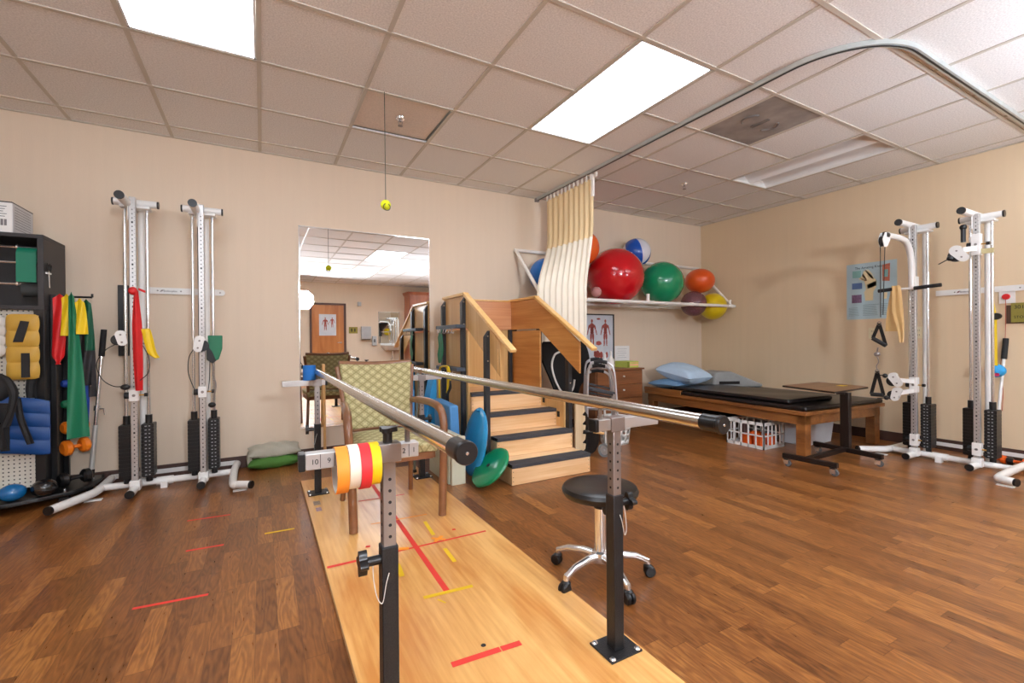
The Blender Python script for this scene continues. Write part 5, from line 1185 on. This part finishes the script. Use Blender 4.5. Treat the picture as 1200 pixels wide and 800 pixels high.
strap('strap', 'wide black strap hanging over the royal blue cuff weight', 'strap', blackrub_m, [(-1.44, 3.98, .88), (-1.38, 3.945, .85), (-1.34, 3.93, .77), (-1.35, 3.925, .66), (-1.375, 3.925, .56)], [.05, .045, .045, .04, .05], (1, 0, .3), .004)
strap('strap', 'black strap across the left part of the royal blue cuff weight', 'strap', blackrub_m, [(-1.45, 3.955, .74), (-1.43, 3.95, .62), (-1.41, 3.95, .50), (-1.40, 3.96, .42)], .045, (1, 0, .2), .004)
strap('strap', 'black strap across the right part of the royal blue cuff weight', 'strap', blackrub_m, [(-1.335, 3.955, .73), (-1.32, 3.95, .62), (-1.295, 3.95, .52), (-1.275, 3.96, .44)], .035, (1, 0, .2), .004)
strap('strap', 'black strap hanging below the mustard cuff weight', 'strap', blackrub_m, [(-1.30, 4.09, .90), (-1.30, 4.06, .84), (-1.305, 4.06, .78), (-1.30, 4.06, .72)], .05, (1, 0, 0), .004)
# weighted balls on the tray
for c, x, y, r, lab in (((0,110,80), -1.485, 4.0, .052, 'green weighted ball on the rack tray at the left edge'), ((14,100,160), -1.37, 3.985, .060, 'blue weighted ball on the rack tray'), ((18,18,20), -1.235, 4.02, .060, 'black weighted ball on the rack tray right of the blue one')):
    solo('weighted_ball', MB().ball((x, y, .09+r*.88), r, 28, (1.08, 1.08, .88)), mat('glossy_%d' % c[2], c, .18, coat=.5), lab, 'weighted ball', 'weighted balls on the rack tray')
def dumbbell(c, d, m_, lab, r=.034, L=.052, n_=6):
    d = Vector(d).normalized(); c = Vector(c)
    t = thing('dumbbell', c, lab, 'dumbbell', 'dumbbells on the rack side')
    for s_ in (-1, 1): put('head', MB().lathe([(0, -.026), (r*.7, -.026), (r, -.014), (r, .014), (r*.7, .026), (0, .026)], c+d*s_*L, d, n_*2), m_, t)
    put('handle', MB().tube([c-d*L, c+d*L], .013, 10), m_, t)
dumbbell((-1.135, 4.20, .145), (.75, .6, .0), black_m, 'black dumbbell lying on the rack tray', .046, .062)
for i, (z, m_, lab, r) in enumerate(((.80, mat('blue_neoprene', (20,60,150), .5), 'small blue dumbbell on the rack side behind the bands', .026), (.66, mat('green_neoprene', (6,110,70), .5), 'small green dumbbell on the rack side below the blue one', .028),
        (.50, mat('orange_neoprene', (240,128,24), .4), 'orange dumbbell on the rack side, upper of two orange ones', .042), (.36, mat('orange_neoprene', (240,128,24), .4), 'orange dumbbell on the rack side, lower and larger', .052))):
    dumbbell((-1.13, 4.17+.01*i, z), (.75, .6, .05), m_, lab, r, .036+.004*i)
    put('dumbbell_peg', MB().tube([(-1.22, 4.20, z-.03), (-1.08, 4.24, z-.026)], .006, 8), black_m, t) if False else None
# bands hung at the rack side
def hang(lab, m_, x, y, z1, z0, w0, w1, dx=0, tw=0.0, pinch=None):
    def fn(u, v):
        z = z1+(z0-z1)*u; ww = w0+(w1-w0)*u
        if pinch: ww *= (1-pinch*math.exp(-((u-.97)/.06)**2))
        xx = x+dx*u+(v-.5)*ww*math.cos(tw*u); return (xx, y+.01*math.sin(6*v+4*u)+(v-.5)*ww*math.sin(tw*u), z+.03*(1-abs(2*v-1))*(u < .08))
    return solo('exercise_band', MB().sheet(fn, 30, 8, .003), m_, lab, 'exercise band', 'bands hanging at the rack side')
hang('red exercise band hanging at the rack side', red_m, -1.175, 4.10, 1.37, .93, .07, .06, -.01, pinch=.75)
hang('yellow exercise band next to the red one at the rack side', yel_m, -1.135, 4.08, 1.37, 1.12, .05, .08, .01)
hang('long green exercise band reaching down to the orange dumbbell', grn_m, -1.105, 4.055, 1.38, .44, .028, .115, .03, .5)
hang('black exercise band hanging right of the long green one', blk_l, -1.055, 4.12, 1.15, .78, .06, .065)
hang('second yellow exercise band, right side of the bunch', yel_m, -1.062, 4.05, 1.34, 1.13, .05, .06, .012)
hang('blue exercise band, long one behind the green band', blu_m, -1.06, 4.14, 1.12, .50, .05, .07, -.02)
hang('short teal green band at the outer side of the bunch', mat('dark_green_latex', (8,86,60), .5), -1.045, 4.11, 1.34, 1.02, .05, .05, .02)
hang('dark grey exercise band outermost in the bunch', mat('charcoal_latex', (52,50,52), .6), -1.035, 4.15, 1.10, .70, .04, .04, .01)
# pole with crank leaning on wall
t = thing('crank_pole', (-1.08, 4.34, 0), 'chrome pole with black grip leaning between rack and left machine', 'pole')
a_ = Vector((-1.10, 4.36, .0)); c_ = Vector((-1.035, 4.46, 1.17)); L = lambda q: a_+(c_-a_)*q
put('shaft', MB().tube([L(.12), L(.83)], .012, 12), chrome_m, t); put('sleeve', MB().tube([L(.12), L(.40)], .015, 12), mat('silver_sleeve', (200,198,192), .4, metal=.4), t)
put('grip', MB().tube([L(.83), L(1)], .018, 12), blackrub_m, t); put('tip', MB().tube([L(0), L(.13)], .018, 12), blackrub_m, t)
put('crank', MB().tube([L(.5), L(.5)+Vector((.045, -.02, 0)), L(.5)+Vector((.05, -.02, -.045))], .006, 8).tube([L(.49), L(.52)], .02, 12), chrome_m, t)

# ------------------------------------------------------------------ sandbags
def sandbag(c, sx, sy, sz, rot, m_, lab, tilt=0, leanx=0):
    o = pillow(c, sx, sy, sz, rot, m_, 'sandbag', lab, tilt); o['category'] = 'sandbag'; o['group'] = 'sandbags by the back wall'; return o
sandbag((.085, 4.385, .050), .205, .075, .050, .08, mat('green_canvas', (70,118,44), .8, bump=.3), 'green sandbag on the floor under the grey one')
sandbag((.09, 4.41, .145), .20, .07, .048, .08, mat('grey_canvas', (176,172,156), .85, bump=.3), 'pale grey sandbag lying on the green one', .35)
sandbag((-.10, 4.42, .075), .018, .06, .07, .08, mat('grey_canvas', (176,172,156), .85, bump=.3), 'small grey sandbag standing at the left end of the pile')

# ------------------------------------------------------------------ front wall (seen in the mirror)
FY = YF
def fb(mb, x0, x1, z0, z1, d0, d1): return mb.box((x0, FY+d0, z0), (x1, FY+d1, z1))
struct('door_1', fb(MB(), 1.215, 2.05, .01, 2.085, .0, .03), doorwood, bevel=.002)
struct('trim_3', fb(fb(fb(MB(), 1.16, 1.215, 0, 2.14, 0, .05), 2.05, 2.11, 0, 2.14, 0, .05), 1.16, 2.11, 2.085, 2.14, 0, .05), mat('dark_door_frame', (86,58,48), .5), bevel=.003)
t = thing('door_lever', (1.97, FY, 1.03), 'silver lever handle on the wooden door in the mirror', 'door handle')
put('rose', MB().lathe([(0, 0), (.026, 0), (.024, .01), (0, .012)], (1.97, FY+.03, 1.03), (0,1,0)), chrome_m, t); put('lever', MB().tube([(1.97, FY+.035, 1.03), (1.97, FY+.075, 1.03), (1.86, FY+.08, 1.03)], .009), chrome_m, t)
t = thing('door_poster', (1.62, FY, 1.23), 'printed poster on the wooden door seen in the mirror', 'poster')
put('sheet', fb(MB(), 1.40, 1.845, 1.23, 1.826, .03, .032), mat('poster_paper', (206,212,220), .4), t)
def ffig(cx_, z0, h): return figure(cx_, z0, h, FY+.0335)
put('printed_figure', ffig(1.56, 1.38, .36), muscle, t); put('printed_figure', ffig(1.74, 1.46, .28), muscle, t)
t = thing('wall_bracket_light', (2.47, FY, 2.15), 'small grey box high on the wall right of the door, in the mirror', 'detector')
put('housing', fb(MB(), 2.43, 2.53, 2.08, 2.20, 0, .07), mat('light_grey_plastic', (186,188,190), .5), t, bevel=.01)
t = thing('room_sign', (2.3, FY, 1.38), 'small gold sign beside the door seen in the mirror', 'sign')
put('plate', fb(MB(), 2.19, 2.43, 1.29, 1.475, 0, .01), mat('sign_gold', (150,140,66), .4, metal=.3), t); put('symbol', fb(fb(MB(), 2.25, 2.28, 1.34, 1.43, .01, .012), 2.34, 2.37, 1.34, 1.43, .01, .012), ink_m, t)
t = thing('towel_dispenser', (2.65, FY, 1.3), 'steel paper towel dispenser on the wall seen in the mirror', 'dispenser')
put('cabinet', fb(MB(), 2.52, 2.79, 1.12, 1.49, 0, .12), mat('satin_steel', (190,192,196), .35, metal=.6), t, bevel=.01)
put('slot', fb(MB(), 2.54, 2.77, 1.10, 1.13, .01, .11), black_m, t)
t = thing('soap_dispenser', (2.89, FY, 1.06), 'grey soap dispenser left of the sink mirror', 'dispenser')
put('body', fb(MB(), 2.83, 2.955, .93, 1.21, 0, .09), mat('light_grey_plastic', (186,188,190), .5), t, bevel=.012); put('window', fb(MB(), 2.87, 2.915, 1.03, 1.12, .09, .092), mat('dark_window', (90,94,96), .3), t)
t = thing('wall_mirror', (3.33, FY, 1.0), 'small wall mirror above the sink, seen in the big mirror', 'mirror')
put('glass', fb(MB(), 3.035, 3.635, 1.01, 1.91, .004, .012), mirr, t, smooth=False)
put('frame', fb(fb(fb(fb(MB(), 3.02, 3.035, 1.0, 1.925, 0, .02), 3.635, 3.65, 1.0, 1.925, 0, .02), 3.02, 3.65, 1.91, 1.925, 0, .02), 3.02, 3.65, .995, 1.01, 0, .02), chrome_m, t)
t = thing('sink', (3.38, FY, .75), 'white wall sink seen in the mirror', 'sink')
put('basin', MB().poly([(3.07,FY+.001,.95),(3.70,FY+.001,.95),(3.70,FY+.5,.95),(3.07,FY+.5,.95),(3.20,FY+.001,.78),(3.57,FY+.001,.78),(3.55,FY+.36,.80),(3.22,FY+.36,.80)],[(0,1,2,3),(7,6,5,4),(0,4,5,1),(1,5,6,2),(2,6,7,3),(3,7,4,0)]), white_m, t, bevel=.02)
put('splash', fb(MB(), 3.07, 3.70, .94, 1.0, .001, .03), white_m, t, bevel=.005)
put('faucet', MB().tube(curve([(3.385, FY+.1, .95), (3.385, FY+.1, 1.05), (3.385, FY+.16, 1.08), (3.385, FY+.2, 1.04)]), .012), chrome_m, t)
put('drain', MB().tube([(3.385, FY+.2, .79), (3.385, FY+.2, .55), (3.385, FY+.01, .52)], .02), chrome_m, t)
t = thing('wall_cabinet', (4.2, FY, 0), 'tall cherry wood cabinet beside the sink, seen in the mirror', 'cabinet')
put('body', fb(MB(), 3.80, 4.72, .08, 2.42, .001, .55), cherry_m, t, bevel=.003)
put('cornice', MB().prism([(3.78, FY+.001, 2.42), (3.74, FY+.001, 2.50), (3.74, FY+.60, 2.50), (3.78, FY+.57, 2.42)], (.98, 0, 0)), cherry_m, t)
for x0 in (3.82, 4.27):
    for z0, z1 in ((1.2, 2.38), (.12, 1.16)):
        d = put('door', fb(MB(), x0, x0+.43, z0, z1, .55, .57), cherry_m, t, bevel=.003); put('door_panel', fb(MB(), x0+.07, x0+.36, z0+.07, z1-.07, .57, .576), cherry_m, d, bevel=.004)
        put('pull', MB().tube([(x0+.03 if x0 > 4 else x0+.40, FY+.59, (z0+z1)/2-.05), (x0+.03 if x0 > 4 else x0+.40, FY+.59, (z0+z1)/2+.05)], .006), zinc_m, d)

for o in list(bpy.data.objects):
    if '_o' in o: del o['_o']
